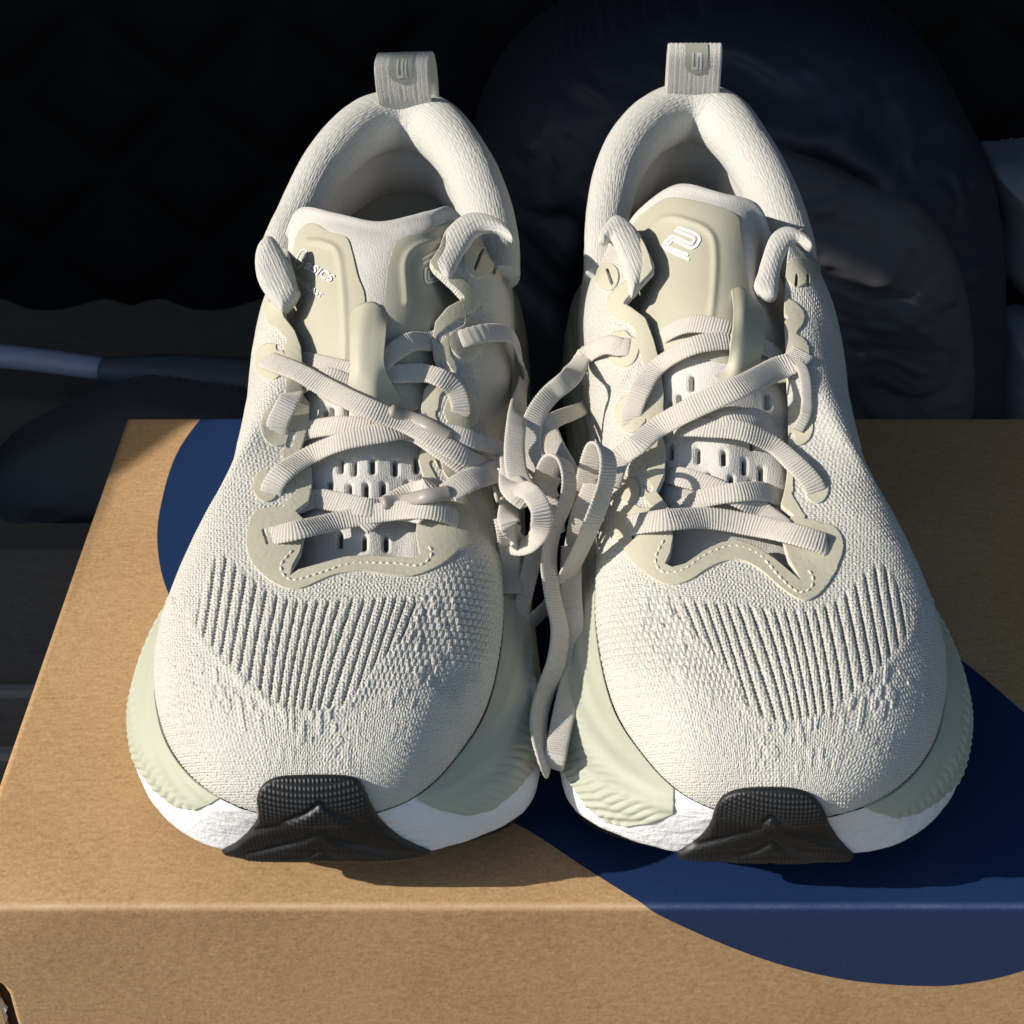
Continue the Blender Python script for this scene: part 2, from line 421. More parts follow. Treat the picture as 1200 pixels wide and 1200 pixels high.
pp = [bpY(*p, Y0 + .12) for p in [(-12, 1176), (0, 1172), (4, 1180), (8, 1184), (5, 1189), (8, 1196), (3, 1201), (-12, 1199)]]
P = np.array(pp + [p + np.array([0, .12, 0]) for p in pp]); n = len(pp)
me = bpy.data.meshes.new('torn_flap'); base = ORG[box_root.name]
me.from_pydata([tuple((p - base) * CM) for p in P], [], [list(range(n)), list(range(n, 2 * n))[::-1]] + [[i, i + n, (i + 1) % n + n, (i + 1) % n] for i in range(n)])
me.materials.append(M['paper']); o = bpy.data.objects.new('torn_flap', me); COL.objects.link(o); o.parent = box_root
for x, nm in ((X0, 'end_panel'), (X1, 'end_panel')):
    V, Q = box_mesh(x + (.02 if x < 0 else -.3), x + (.3 if x < 0 else -.02), Y0 + .1, Y1 - .1, -BOXH, -.12)
    mesh(nm, V, Q, M['kraft'], box_root, smooth=False)
# the navy print, wrapped over the front edge: traced outline in unfolded coordinates (x, arc length up the front and along the top)
def unf(px, py, front):
    if front: 
        p = bpY(px, py, Y0); return (p[0], p[2] + BOXH)
    p = bp(px, py, 0); return (p[0], S_edge + (p[1] - Y0) - .1)
pts = [unf(262, 462, 0), unf(235, 490, 0), unf(205, 535, 0), unf(187, 600, 0), unf(186, 650, 0), unf(200, 700, 0), unf(240, 770, 0), unf(330, 850, 0), unf(460, 905, 0), unf(560, 943, 0), unf(620, 972, 0), unf(690, 1018, 0),
       unf(765, 1068, 1), unf(850, 1107, 1), unf(925, 1133, 1), unf(1000, 1149, 1), unf(1080, 1155, 1), unf(1135, 1152, 1), unf(1200, 1137, 1), unf(1290, 1100, 1),
       unf(1400, 1040, 0), unf(1360, 960, 0), unf(1270, 890, 0), unf(1200, 834, 0), unf(1145, 787, 0), unf(1080, 740, 0), unf(980, 690, 0), unf(880, 640, 0), unf(780, 560, 0), unf(740, 500, 0), unf(700, 455, 0)]
pc = smooth_poly(np.array(pts), 5)
Q2 = np.stack([np.repeat(bxs[:, None], len(BPf), 1), np.repeat(bs[None], 220, 0)], -1).reshape(-1, 2)
V, T, at = clip(BV + BN * .006, BT, sdf(pc, Q2), {'wear_highlight': wear_highlight})
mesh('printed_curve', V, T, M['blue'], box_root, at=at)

# ---------------------------------------------------------------- shoe surfaces (left-hand shoe of the picture; the other mirrors it)
B = np.array([(-4.7, 58.5, 5.6), (-2.7, 57.6, 5.6), (-1.3, 55, 5.4), (-.75, 51, 5.2), (-.75, 47, 5.0), (-.95, 43, 4.9), (-.95, 39.5, 4.7), (-.86, 36.3, 4.3),
              (-1.2, 33.6, 4.0), (-1.95, 31.9, 3.8), (-2.85, 30.6, 3.75), (-4.0, 29.95, 3.7), (-5.4, 29.72, 3.7), (-6.8, 29.88, 3.75), (-8.0, 30.45, 3.8), (-9.05, 31.5, 3.8),
              (-9.85, 33.0, 3.9), (-10.25, 35, 4.2), (-9.9, 37.4, 4.6), (-9.0, 39.7, 4.9), (-8.85, 43, 5.0), (-8.8, 47, 5.1), (-8.8, 51, 5.3), (-8.4, 55, 5.4), (-6.9, 57.6, 5.6)])
Tk = np.array([(-4.7, 57.7, 9.9), (-3.2, 57.1, 9.9), (-2.2, 54.6, 9.9), (-1.4, 51.5, 9.3), (-3.1, 48.2, 10.5), (-3.1, 44.6, 9.4), (-3.3, 41.6, 8.0), (-3.55, 39.7, 7.4),
               (-3.75, 38.6, 7.1), (-4.0, 38.1, 6.95), (-4.3, 37.9, 6.9), (-4.6, 37.8, 6.88), (-4.9, 37.8, 6.88), (-5.2, 37.8, 6.88), (-5.5, 37.9, 6.9), (-5.8, 38.1, 6.95),
               (-6.05, 38.6, 7.1), (-6.3, 39.7, 7.4), (-6.5, 41.6, 8.0), (-6.55, 43.4, 9.0), (-6.75, 45.8, 9.7), (-7.15, 48.0, 10.4), (-8.15, 51.5, 9.3), (-7.3, 54.6, 9.9), (-6.3, 57.1, 9.9)])
Wk = np.array([(-4.7, 59.3, 3.5), (-2.0, 58.3, 3.3), (-.45, 55.5, 3.2), (-.05, 51, 3.2), (-.2, 47, 3.3), (-.2, 43, 3.2), (-.05, 39.5, 3.1), (.22, 36.3, 3.0),
               (.38, 33.9, 2.7), (.1, 32.0, 2.3), (-1.1, 30.85, 2.1), (-2.9, 30.2, 2.0), (-5.4, 30.0, 2.0), (-7.6, 30.2, 2.0), (-9.05, 30.75, 2.0), (-10.2, 31.9, 2.1),
               (-10.95, 33.3, 2.4), (-11.27, 35.0, 2.75), (-10.9, 37.3, 3.3), (-9.85, 39.7, 3.6), (-9.3, 43, 3.3), (-9.2, 47, 3.3), (-9.2, 51, 3.2), (-9.0, 55.5, 3.2), (-7.4, 58.3, 3.3)])
def spl(K, t): return catmull(K, 0, True, t)
# denser sampling where the forefoot faces the camera
kd = np.ones(25); kd[7:18] = 1.0
t_fore = np.linspace(6.2, 18.8, 760, endpoint=False); t_rest = np.concatenate([np.linspace(18.8, 25, 190, endpoint=False), np.linspace(0, 6.2, 190, endpoint=False)])
tt = np.sort(np.concatenate([t_fore, t_rest]))
b_, t_, w_ = spl(B, tt), spl(Tk, tt), spl(Wk, tt)
NA = len(tt)
def bez(a, b, c, d, r): 
    r = r[None, :, None]; a, b, c, d = (x[:, None, :] for x in (a, b, c, d))
    return a * (1 - r) ** 3 + 3 * b * r * (1 - r) ** 2 + 3 * c * r * r * (1 - r) + d * r ** 3
hz = (b_ - t_) * np.array([1, 1, 0]); dz = (t_ - b_)[:, 2:3]; hl = np.linalg.norm(hz, axis=1, keepdims=True); hd = hz / (hl + 1e-6)
Zu = np.array([0, 0, 1.0])
flat = sstep(.6, 3.0, hl)
quarter = sstep(43, 48, b_[:, 1:2]) * sstep(55, 50, b_[:, 1:2])
c1 = b_ + hd * (.12 + .1 * flat + .28 * quarter) + Zu * dz * .12 * quarter + Zu * dz * (.40 + .20 * flat)
w_ = w_ - .13 * nrm((w_ - np.array([-5.1, 44, 0])) * np.array([1, .12, 0]))
c2 = t_ + hz * (.30 + .28 * flat + .22 * quarter) - Zu * dz * (.34 - .25 * flat)
NR = 230
rU = np.linspace(0, 1, NR)
SU = bez(b_, c1, c2, t_, rU)                     # upper
gk = w_.copy(); cen = np.array([-5.0, 44, 0]); 
inn = nrm((np.array([-4.9, 0, 0]) - w_) * np.array([1, 0, 0]) + (np.array([0, 1, 0]) * (44 - w_[:, 1:2]) * .35)) 
zg = np.interp(w_[:, 1], [29.5, 31, 33, 35, 37, 54, 59.5], [1.8, 1.5, .8, .3, 0, 0, .5])
g_ = w_ + inn * .75; g_[:, 2] = zg
NM = 90
rM = np.linspace(0, 1, NM)
n1 = 60
ledge = (w_ - b_) * np.array([1, 1, 0])
MU = bez(b_, b_ + ledge * .42 - Zu * .25 * (b_ - w_)[:, 2:3] * .6, w_ + Zu * .5 * (b_ - w_)[:, 2:3] + ledge * .0, w_, np.linspace(0, 1, n1))
ML = bez(w_, w_ - Zu * .5 * (w_ - g_)[:, 2:3] , g_ - inn * .35 + Zu * .05, g_, np.linspace(0, 1, NM - n1 + 1)[1:])
SM = np.concatenate([MU, ML], 1)                 # midsole, from the feather line down

PH = {}                                           # what was traced on the photograph, per shoe
PH['L'] = dict(
    throat=[(350, 668), (341, 674), (343, 664), (352, 648), (357, 627), (357, 610), (347, 600), (362, 588), (366, 570), (366, 541), (351, 534), (362, 497), (363, 473), (354, 462), (355, 437), (353, 407), (346, 388), (334, 372), (331, 362), (340, 355), (352, 343), (340, 312), (330, 285), (330, 230), (480, 200), (590, 190), (570, 240),
            (538, 254), (522, 270), (515, 290), (503, 307), (508, 316), (530, 336), (543, 350), (524, 360), (510, 377), (506, 400), (508, 420), (515, 433), (497, 457), (493, 480), (503, 507), (496, 520), (490, 540), (497, 562), (497, 580), (490, 600), (487, 625), (492, 650), (484, 655), (465, 653), (435, 651), (405, 653), (380, 660)],
    eyelets=[((313, 632), 24), ((312, 570), 15), ((325, 500), 19), ((318, 424), 17), ((533, 612), 26), ((535, 545), 17), ((541, 482), 20), ((546, 398), 20), ((560, 306), 17), ((583, 312), 11)],
    slots=[[(309, 621), (313, 636)], [(534, 603), (533, 616)], [(566, 292), (557, 314)], [(584, 300), (579, 320)], [(312, 338), (317, 352)]],
    front=[(290, 630), (292, 652), (303, 670), (327, 687), (352, 690), (390, 675), (423, 670), (450, 674), (483, 676), (517, 662), (540, 640), (549, 613), (540, 590), (500, 600), (487, 650), (400, 640), (350, 660), (340, 600), (300, 600)],
    stitch=[(343, 645), (329, 664), (341, 680), (375, 672), (405, 662), (435, 660), (465, 661), (492, 663), (506, 650), (500, 636)],
    hooks=[[(307, 383), (322, 388), (333, 401), (328, 408)], [(343, 506), (339, 522)], [(325, 571), (342, 578)], [(515, 397), (528, 386), (540, 378)], [(518, 425), (528, 440)], [(514, 486), (522, 505)], [(507, 545), (517, 565)]],
    ribs=[(230, 718), (246, 668), (262, 650), (300, 682), (350, 704), (480, 702), (478, 742), (440, 780), (398, 828), (330, 826), (268, 776), (236, 742)],
    pebble=[(480, 704), (560, 650), (592, 600), (596, 700), (592, 770), (500, 790), (400, 835), (455, 765)],
    white_tip=[(262, 932), (246, 942), (228, 948), (205, 944), (182, 926), (165, 903), (153, 880), (146, 856)],
    white_tip2=[(490, 938), (515, 949), (548, 955), (575, 949), (600, 930), (622, 905), (634, 880), (645, 850)],
    black=[(303, 957), (302, 935), (308, 920), (322, 911), (345, 908), (402, 908), (422, 915), (432, 935), (444, 957), (470, 980), (520, 1002), (560, 1012), (380, 1040), (200, 1012), (245, 1001), (280, 984)])
PH['R'] = dict(
    throat=[(788, 665), (780, 661), (786, 648), (789, 630), (788, 602), (780, 590), (770, 577), (779, 557), (781, 530), (777, 513), (778, 463), (773, 423), (766, 397), (757, 373), (740, 360), (732, 356), (745, 340), (766, 317), (760, 295), (751, 277), (737, 262), (700, 200), (800, 180), (960, 200), (935, 262),
            (915, 268), (903, 278), (893, 307), (883, 340), (895, 352), (923, 373), (908, 390), (903, 413), (907, 440), (903, 463), (903, 480), (905, 510), (912, 525), (908, 540), (910, 567), (914, 592), (930, 605), (914, 616), (920, 643), (924, 656), (938, 680), (907, 655), (886, 641), (865, 633), (845, 636), (824, 646), (803, 661)],
    eyelets=[((740, 617), 20), ((738, 575), 12), ((740, 485), 18), ((731, 408), 18), ((966, 642), 22), ((957, 573), 14), ((935, 500), 18), ((930, 415), 18), ((713, 325), 13), ((934, 320), 14), ((948, 318), 12)],
    slots=[[(741, 612), (742, 630)], [(969, 630), (969, 646)], [(711, 315), (717, 332)], [(934, 322), (933, 334)], [(947, 322), (947, 334)]],
    front=[(722, 608), (726, 628), (739, 656), (759, 674), (783, 686), (808, 681), (829, 667), (850, 658), (870, 658), (891, 669), (912, 687), (932, 701), (948, 704), (966, 690), (982, 664), (984, 636), (970, 618), (940, 610), (915, 640), (860, 630), (800, 650), (790, 600), (740, 598)],
    stitch=[(778, 633), (768, 655), (775, 670), (790, 671), (803, 667), (824, 652), (845, 643), (862, 640), (880, 645), (895, 655), (915, 678), (935, 694), (950, 690), (952, 675), (941, 664)],
    hooks=[[(722, 385), (735, 383), (743, 392)], [(748, 425), (744, 440)], [(757, 500), (750, 520)], [(752, 560), (762, 575)], [(928, 512), (925, 530)], [(932, 580), (944, 600)]],
    ribs=[(790, 712), (860, 708), (935, 716), (985, 700), (1030, 660), (1058, 700), (1064, 742), (1022, 790), (962, 838), (890, 838), (852, 780)],
    pebble=[(694, 640), (730, 670), (790, 706), (850, 775), (885, 838), (800, 800), (694, 780)],
    white_tip=[(1010, 944), (1030, 952), (1050, 957), (1075, 952), (1100, 938), (1122, 915), (1136, 890), (1147, 862)],
    white_tip2=[(790, 953), (765, 962), (735, 967), (712, 962), (690, 945), (668, 915), (655, 890), (643, 860)],
    black=[(973, 967), (965, 948), (953, 932), (938, 925), (915, 922), (872, 923), (850, 930), (840, 942), (830, 968), (810, 987), (770, 1009), (720, 1020), (880, 1050), (1060, 1020), (1015, 1009), (990, 990)])

def nearest(px, py, pool):
    """visible surface point at a photograph position, from the pooled built surfaces"""
    q, d, P, Nn = pool
    for r in (2.5, 5, 10, 20):
        k = np.where((np.abs(q[:, 0] - px) < r) & (np.abs(q[:, 1] - py) < r))[0]
        if len(k):
            k = k[d[k] < d[k].min() + .8]
            j = k[np.argmin((q[k, 0] - px) ** 2 + (q[k, 1] - py) ** 2)]
            return P[j], Nn[j]
    raise RuntimeError('no surface at %s %s' % (px, py))

def on_surface(pxy, pool, off):
    """where the sight line through a photograph position meets the surface there"""
    out_ = []
    O = np.array([0, 0, CAMH])
    for x, y in pxy:
        p, nn = nearest(x, y, pool); q__, d__, P__, N__ = pool
        k_ = np.where((np.abs(q__[:, 0] - x) < 4) & (np.abs(q__[:, 1] - y) < 4))[0]; k_ = k_[np.linalg.norm(P__[k_] - p, axis=1) < .35]
        p = P__[k_].mean(0); nn = nrm(N__[k_].mean(0)); D = bp(x, y, 0) - O
        t = ((p + nn * off - O) @ nn) / (D @ nn); out_.append(O + D * t)
    return np.array(out_)
def ribbon(name, keys, parent, pool, wid=.62, th=.09, m='lace', ribs=True, pt=False):
    """flat woven lace through keys: (px, py, lift) on the surface or (px, py, 'z', z[, roll]) free"""
    P, U = [], []
    for k in keys:
        if len(k) > 3 and k[2] == 'z':
            zk = k[3]
            if k[1] > 610 and zk > 3.6: zk = max(zk - 1.3 * min(1, (k[1] - 610) / 60), 3.6)
            p = bp(k[0], k[1], zk); nn = np.array([0, -.55, .8]); roll = .45 * k[4] if len(k) > 4 else 0
        else:
            p, nn = nearest(k[0], k[1], pool); nn = nrm(nn * .6 + np.array([0, -.35, .6])); p = p + nn * (k[2] + th / 2); roll = .45 * k[3] if len(k) > 3 else 0
        P.append(p); U.append(np.concatenate([nn, [roll]]))
    P = np.array(P); U = np.array(U); n = len(P) * 24
    t = np.linspace(0, len(P) - 1, n)
    C = catmull(P, n, False, t)
    Uk = np.stack([np.interp(t, np.arange(len(P)), U[:, k]) for k in range(4)], 1)
    C2, s = resample(np.concatenate([C, Uk], 1)[:, :7], n=max(8, int(np.linalg.norm(np.diff(C, axis=0), axis=1).sum() / .019)))
    C, nn, roll = C2[:, :3], C2[:, 3:6], C2[:, 6]
    T = nrm(np.gradient(C, axis=0)); side = nrm(np.cross(T, nn)); nn = nrm(np.cross(side, T))
    if pt:                                        # carry the width direction along, so that a bend folds the band over itself
        sd_ = [side[0]]
        for k_ in range(1, len(C)):
            v_ = sd_[-1] - T[k_] * (sd_[-1] @ T[k_]); sd_.append(v_ / np.linalg.norm(v_))
        side = np.array(sd_); nn = nrm(np.cross(side, T))
    c, s_ = np.cos(np.radians(roll))[:, None], np.sin(np.radians(roll))[:, None]
    side, nn = side * c + nn * s_, nn * c - side * s_
    sa = np.concatenate([[0], np.cumsum(np.linalg.norm(np.diff(C, axis=0), axis=1))])
    K = 14; a = np.linspace(0, 2 * math.pi, K, endpoint=False)
    ca = np.sign(np.cos(a)) * np.abs(np.cos(a)) ** .6; sa_ = np.sign(np.sin(a)) * np.abs(np.sin(a)) ** .7
    pit = .088
    bulge = (np.abs(np.sin(math.pi * sa / pit)) ** .6 - .5) * (.032 if ribs else 0)
    edge = (np.sin(2 * math.pi * sa / pit)) * (.012 if ribs else 0)
    wv = wid / 2 * (1 + .03 * np.sin(sa * 1.7)) + edge
    G = C[:, None] + side[:, None] * (wv[:, None] * ca)[..., None] + nn[:, None] * ((th / 2 + bulge)[:, None] * sa_)[..., None]
    nL = len(C)
    V = G.reshape(-1, 3); i = np.arange(nL - 1)[:, None] * K; j = np.arange(K)[None]; j2 = (j + 1) % K
    q = np.stack([i + j, i + j2, i + K + j2, i + K + j], -1).reshape(-1, 4)
    V = np.concatenate([V, C[:1], C[-1:]]); e0, e1 = len(V) - 2, len(V) - 1
    cap = [[e0, (k + 1) % K, k, k] for k in range(K)] + [[e1, (nL - 1) * K + k, (nL - 1) * K + (k + 1) % K, (nL - 1) * K + (k + 1) % K] for k in range(K)]
    T3 = np.concatenate([tri(q), np.array(cap)[:, :3]])
    uv = np.concatenate([np.stack([np.repeat(sa, K), np.tile(ca, nL)], 1), [[0, 0], [0, 0]]])
    return mesh(name, V, T3, M[m], parent, uv=uv)

def cap_tube(name, P, rad, m, parent, K=10, flatten=1.0, nrmv=None, **kw):
    P = np.asarray(P, float); C, _ = resample(catmull(P, len(P) * 12), n=len(P) * 10)
    rad = np.interp(np.linspace(0, 1, len(C)), np.linspace(0, 1, len(np.atleast_1d(rad))), np.atleast_1d(rad))
    T = nrm(np.gradient(C, axis=0)); nn = np.array([0, -.5, .85]) if nrmv is None else np.asarray(nrmv, float)
    side = nrm(np.cross(T, nn)); up = nrm(np.cross(side, T))
    a = np.linspace(0, 2 * math.pi, K, endpoint=False)
    rr_ = rad.copy(); 
    C = np.concatenate([C[:1] - T[:1] * rad[0] * .3, C, C[-1:] + T[-1:] * rad[-1] * .3]); side = np.concatenate([side[:1], side, side[-1:]]); up = np.concatenate([up[:1], up, up[-1:]])
    rr_ = np.concatenate([[rad[0] * .4], rr_, [rad[-1] * .4]])
    G = C[:, None] + (side[:, None] * np.cos(a)[:, None] + up[:, None] * np.sin(a)[:, None] * flatten) * rr_[:, None, None]
    nL = len(C); V = np.concatenate([G.reshape(-1, 3), C[:1], C[-1:]])
    i = np.arange(nL - 1)[:, None] * K; j = np.arange(K)[None]; j2 = (j + 1) % K
    q = np.stack([i + j, i + j2, i + K + j2, i + K + j], -1).reshape(-1, 4)
    cap = [[len(V) - 2, (k + 1) % K, k] for k in range(K)] + [[len(V) - 1, (nL - 1) * K + k, (nL - 1) * K + (k + 1) % K] for k in range(K)]
    return mesh(name, V, np.concatenate([tri(q), np.array(cap)]), M[m], parent, **kw)

# tongue control nets: rows top to bottom, (px, py, z)
TG = {}
TG['L'] = [[(332, 268, 9.5), (352, 240, 10.1), (395, 252, 10.3), (445, 262, 10.5), (500, 250, 10.5), (528, 238, 10.4), (560, 268, 9.6)],
           [(325, 290, 9.2), (348, 268, 9.9), (395, 276, 10.35), (445, 285, 10.6), (495, 276, 10.5), (535, 270, 10.1), (565, 290, 9.3)],
           [(322, 340, 8.7), (348, 320, 9.5), (392, 322, 10.0), (440, 330, 10.25), (490, 325, 10.0), (530, 320, 9.5), (565, 330, 8.8)],
           [(322, 390, 8.0), (350, 380, 8.8), (392, 378, 9.4), (438, 380, 9.7), (485, 380, 9.4), (525, 380, 8.8), (560, 385, 8.0)],
           [(320, 450, 7.2), (350, 440, 7.9), (392, 440, 8.5), (436, 440, 8.8), (478, 440, 8.5), (515, 440, 7.9), (548, 440, 7.2)],
           [(318, 510, 6.5), (348, 505, 7.1), (390, 505, 7.6), (432, 505, 7.85), (472, 505, 7.6), (508, 505, 7.1), (540, 505, 6.5)],
           [(315, 570, 5.9), (345, 570, 6.4), (388, 570, 6.8), (428, 570, 7.0), (468, 570, 6.8), (505, 570, 6.4), (535, 570, 5.9)],
           [(312, 630, 5.3), (343, 632, 5.8), (386, 634, 6.1), (426, 634, 6.25), (466, 632, 6.1), (503, 630, 5.8), (533, 628, 5.3)],
           [(310, 690, 4.9), (343, 700, 5.2), (386, 706, 5.4), (426, 706, 5.5), (466, 704, 5.4), (503, 698, 5.2), (533, 690, 4.9)]]
TG['R'] = [[(730, 262, 9.4), (752, 240, 10.0), (795, 218, 10.6), (845, 228, 10.8), (885, 240, 10.5), (900, 262, 10.0), (905, 285, 9.2)],
           [(722, 292, 9.1), (748, 268, 9.8), (795, 250, 10.5), (845, 255, 10.7), (882, 265, 10.3), (902, 290, 9.6), (925, 310, 8.8)],
           [(720, 340, 8.6), (752, 320, 9.4), (795, 312, 10.0), (845, 315, 10.25), (885, 322, 9.8), (905, 335, 9.2), (930, 345, 8.5)],
           [(722, 390, 8.0), (755, 380, 8.8), (797, 375, 9.4), (845, 378, 9.7), (885, 380, 9.3), (910, 385, 8.7), (935, 392, 8.0)],
           [(730, 450, 7.2), (760, 440, 7.9), (800, 440, 8.5), (845, 440, 8.8), (885, 440, 8.5), (915, 440, 7.9), (940, 445, 7.2)],
           [(740, 510, 6.5), (765, 505, 7.1), (805, 505, 7.6), (848, 505, 7.85), (888, 505, 7.6), (920, 505, 7.1), (945, 508, 6.5)],
           [(745, 570, 5.9), (770, 570, 6.4), (810, 570, 6.8), (852, 570, 7.0), (892, 570, 6.8), (925, 570, 6.4), (950, 570, 5.9)],
           [(750, 630, 5.3), (775, 632, 5.8), (812, 634, 6.1), (855, 634, 6.25), (895, 632, 6.1), (930, 632, 5.8), (955, 630, 5.3)],
           [(750, 690, 4.9), (775, 700, 5.2), (812, 706, 5.4), (855, 706, 5.5), (895, 704, 5.4), (930, 700, 5.2), (955, 695, 4.9)]]
PAN = {}
PAN['L'] = dict(panels=[[(354, 268), (368, 262), (385, 272), (405, 278), (412, 292), (420, 325), (428, 350), (426, 400), (424, 470), (380, 470), (352, 430), (344, 330), (346, 285)],
                        [(458, 300), (468, 281), (500, 272), (525, 262), (545, 262), (556, 330), (540, 420), (520, 470), (452, 470), (452, 340)]],
                ridge=[[(362, 284), (380, 286), (396, 296), (402, 330), (406, 400), (404, 440)], [(476, 355), (474, 310), (488, 290), (520, 282)]])
PAN['R'] = dict(panels=[[(744, 262), (768, 240), (790, 232), (830, 240), (862, 252), (868, 275), (874, 320), (880, 360), (880, 425), (800, 415), (750, 400), (738, 330)]],
                ridge=[[(752, 285), (778, 258), (810, 262), (832, 275), (838, 300), (836, 350), (830, 400)]])
SLOTS = {'L': [(388, 486), (405, 482), (399, 545), (415, 548), (437, 546), (464, 548), (386, 573), (409, 576), (429, 575), (450, 575), (478, 573), (398, 632), (427, 637), (453, 636), (381, 490), (489, 545), (489, 488)],
         'R': [(810, 449), (795, 471), (817, 533), (848, 537), (873, 546), (893, 556), (801, 556), (830, 562), (857, 567), (881, 572), (786, 530), (883, 517), (905, 522), (900, 470), (784, 480)]}
SLOTS['R'] = [s for s in SLOTS['R']]

EARS = {'L': [([(299, 305), (303, 287), (314, 277), (325, 284), (338, 308), (347, 330), (350, 343), (345, 354), (332, 366), (322, 358), (312, 345), (302, 328)], 10.5, 9.4, .30),
              ([(505, 308), (516, 289), (523, 270), (540, 254), (558, 249), (578, 254), (592, 262), (602, 274), (600, 282), (583, 272), (562, 273), (548, 290), (538, 308), (528, 326), (516, 322)], 10.55, 9.95, .24)],
        'R': [([(701, 281), (706, 268), (720, 253), (737, 260), (751, 277), (762, 300), (767, 315), (757, 326), (745, 345), (738, 345), (733, 322), (726, 300), (716, 282), (708, 285)], 10.45, 9.6, .28),
              ([(884, 336), (889, 318), (893, 303), (903, 277), (920, 266), (940, 272), (953, 284), (950, 292), (932, 284), (919, 302), (913, 325), (910, 348), (897, 350)], 10.55, 9.75, .25)]}
def build_shoe(side):
    ph = PH[side]; mirrored = side == 'R'
    fx = (lambda V: mir(V)) if mirrored else (lambda V: V)
    if side == 'L':
        root = empty('running_shoe', (-5.2, 44, 0), 'left of the two cream running shoes, tongue twisted sideways, its lettering half in shade', 'shoe', 'pair of cream running shoes')
    else:
        root = empty('running_shoe', (6.1, 44, 0), 'right of the two cream running shoes, white zigzag emblem fully visible on its upright tongue', 'shoe', 'pair of cream running shoes')
    pool = []
    # ------------------------------------------------ upper
    n, m = NA, NR
    can = SU.reshape(-1, 3)                       # canonical coordinates, before mirroring
    V = fx(can); q4 = grid_tris(n, m, closed=True, flip=not mirrored); T = tri(q4)
    Nn = vnormals(V, T)
    if (Nn[:, 2].mean()) < 0: T = T[:, ::-1]; Nn = -Nn
    q, dep = pr(V)
    A = np.repeat(tt, m); Rr = np.tile(rU, n)
    fore = V[:, 1] < 51.3
    fth = np.where(fore, -sdf(ph['throat'], q), 6.0)
    uvx = can[:, 0] + np.sign(can[:, 0] + 4.9) * (7 - can[:, 2]) * .7 * sstep(0, 2, np.abs(can[:, 0] + 4.9)); uvy = can[:, 1] + .9 * can[:, 2]
    uv = np.stack([uvx, uvy], 1)
    # knit relief: braided vent ribs, pebbled inner panel, raised stitches near the trim
    sr = sdf(smooth_poly(ph['ribs'], 4), q); sp = sdf(smooth_poly(ph['pebble'], 4), q)
    qn = (uvx - .20 * can[:, 1] + .012 * (can[:, 1] - 34) ** 2)
    near = (V[:, 1] < 42) & (dep < 55)
    wr = np.where(near, sstep(-3, 5, sr), 0); wp = np.where(near, sstep(-8, 10, sp), 0)
    rib = np.abs(np.sin(math.pi * qn / .335)); kn = np.abs(np.sin(math.pi * (can[:, 1] + .35 * can[:, 0] + .9 * can[:, 2]) / .135))
    groove = 1 - rib
    disp = wr * (.066 * (rib ** .42 - .7) + .034 * (kn - .5) * rib)
    hole_shade = wr * sstep(.50, .70, groove) * sstep(.40, .62, kn)
    disp -= .05 * hole_shade
    a1, a2 = uvx / .21, uvy / .27
    cell = np.abs(np.sin(math.pi * (a1 + .5 * (np.floor(a2) % 2)))) * np.abs(np.sin(math.pi * a2))
    disp += wp * .050 * (np.clip(cell, 0, 1) ** .5 - .6)
    hole_shade = np.maximum(hole_shade, wp * .55 * sstep(.80, .97, 1 - cell) * sstep(0, 30, sp))
    # ridge framing the vent panel and light pebbling on the toe
    edge = np.exp(-((sr + 5) / 5) ** 2) * near * (q[:, 1] > 715); disp += .025 * edge
    c1_, c2_ = uvx / .13, uvy / .11
    fine = np.abs(np.sin(math.pi * (c1_ + .5 * (np.floor(c2_) % 2)))) * np.abs(np.sin(math.pi * c2_))
    amp = (1 - wr) * (1 - wp) * (V[:, 1] < 46) * (.012 + .016 * sstep(.45, .6, fbm(can[:, :2] / 1.1, 3, 3)))
    disp += amp * (fine - .5)
    slub = sstep(.60, .72, vnoise(np.stack([uvx / .16, uvy / .42], 1), 77)) * sstep(.35, .6, fbm(can[:, :2] / 1.4, 2, 78)) * near * (1 - wr) * (q[:, 1] > 700) * sstep(-95, -20, np.minimum(sr, 0))
    disp += .032 * slub
    rim_d = np.exp(-((Rr) / .02) ** 2) * .03; disp -= rim_d
    disp += (fbm(can[:, :2] / 1.6, 3, 9) - .5) * .06 * (V[:, 1] < 56)
    fo = np.full(len(V), -9.0)
    wband = np.interp(q[:, 1], [240, 300, 345, 560, 600, 640], [-4, 7, 19, 20, 15, 8])
    fo = np.maximum(fo, wband - np.maximum(fth, 0))
    for (c, r) in ph['eyelets']:
        fo = np.maximum(fo, r - np.hypot((q[:, 0] - c[0]), (q[:, 1] - c[1]) * .8))
    fo = np.maximum(fo, sdf(smooth_poly(ph['front'], 4), q))
    for h in ph['hooks']: fo = np.minimum(fo, seg_dist(h, q) - 4.0)
    fo = np.minimum(fo, fth - .6); fo = np.where(fore & (A > 3.6) & (A < 21.9), fo, -5)
    disp = disp * (1 - sstep(-3, 1, fo)) + (fbm(can[:, :2] / 1.6, 3, 9) - .5) * .06 * sstep(-3, 1, fo)
    ef = -fth                                     # pixels outside the throat edge are negative
    V2 = V + Nn * disp[:, None]
    keep = {'hole_shade': hole_shade, 'n': Nn, 'uv': uv, 'plain': np.zeros(len(V))}
    uV, uT, at = clip(V2, T, fth, keep)
    # lace slots
    for s in ph['slots']:
        qq, dd = pr(uV); f = seg_dist(s, qq) - 1.9; f = np.where(uV[:, 1] > 52, 3, f)
        uV, uT, at = clip(uV, uT, f, at)
    V_, T_, at_ = rim(uV, uT, at['n'], .16, at)
    mesh('upper', V_, T_, M['knit'], root, at={'hole_shade': at_['hole_shade'], 'plain': at_['plain']}, uv=at_['uv'])
    pool.append((V_[::2], at_['n'][::2]))
    # ------------------------------------------------ trim film round the throat
    lift = .05
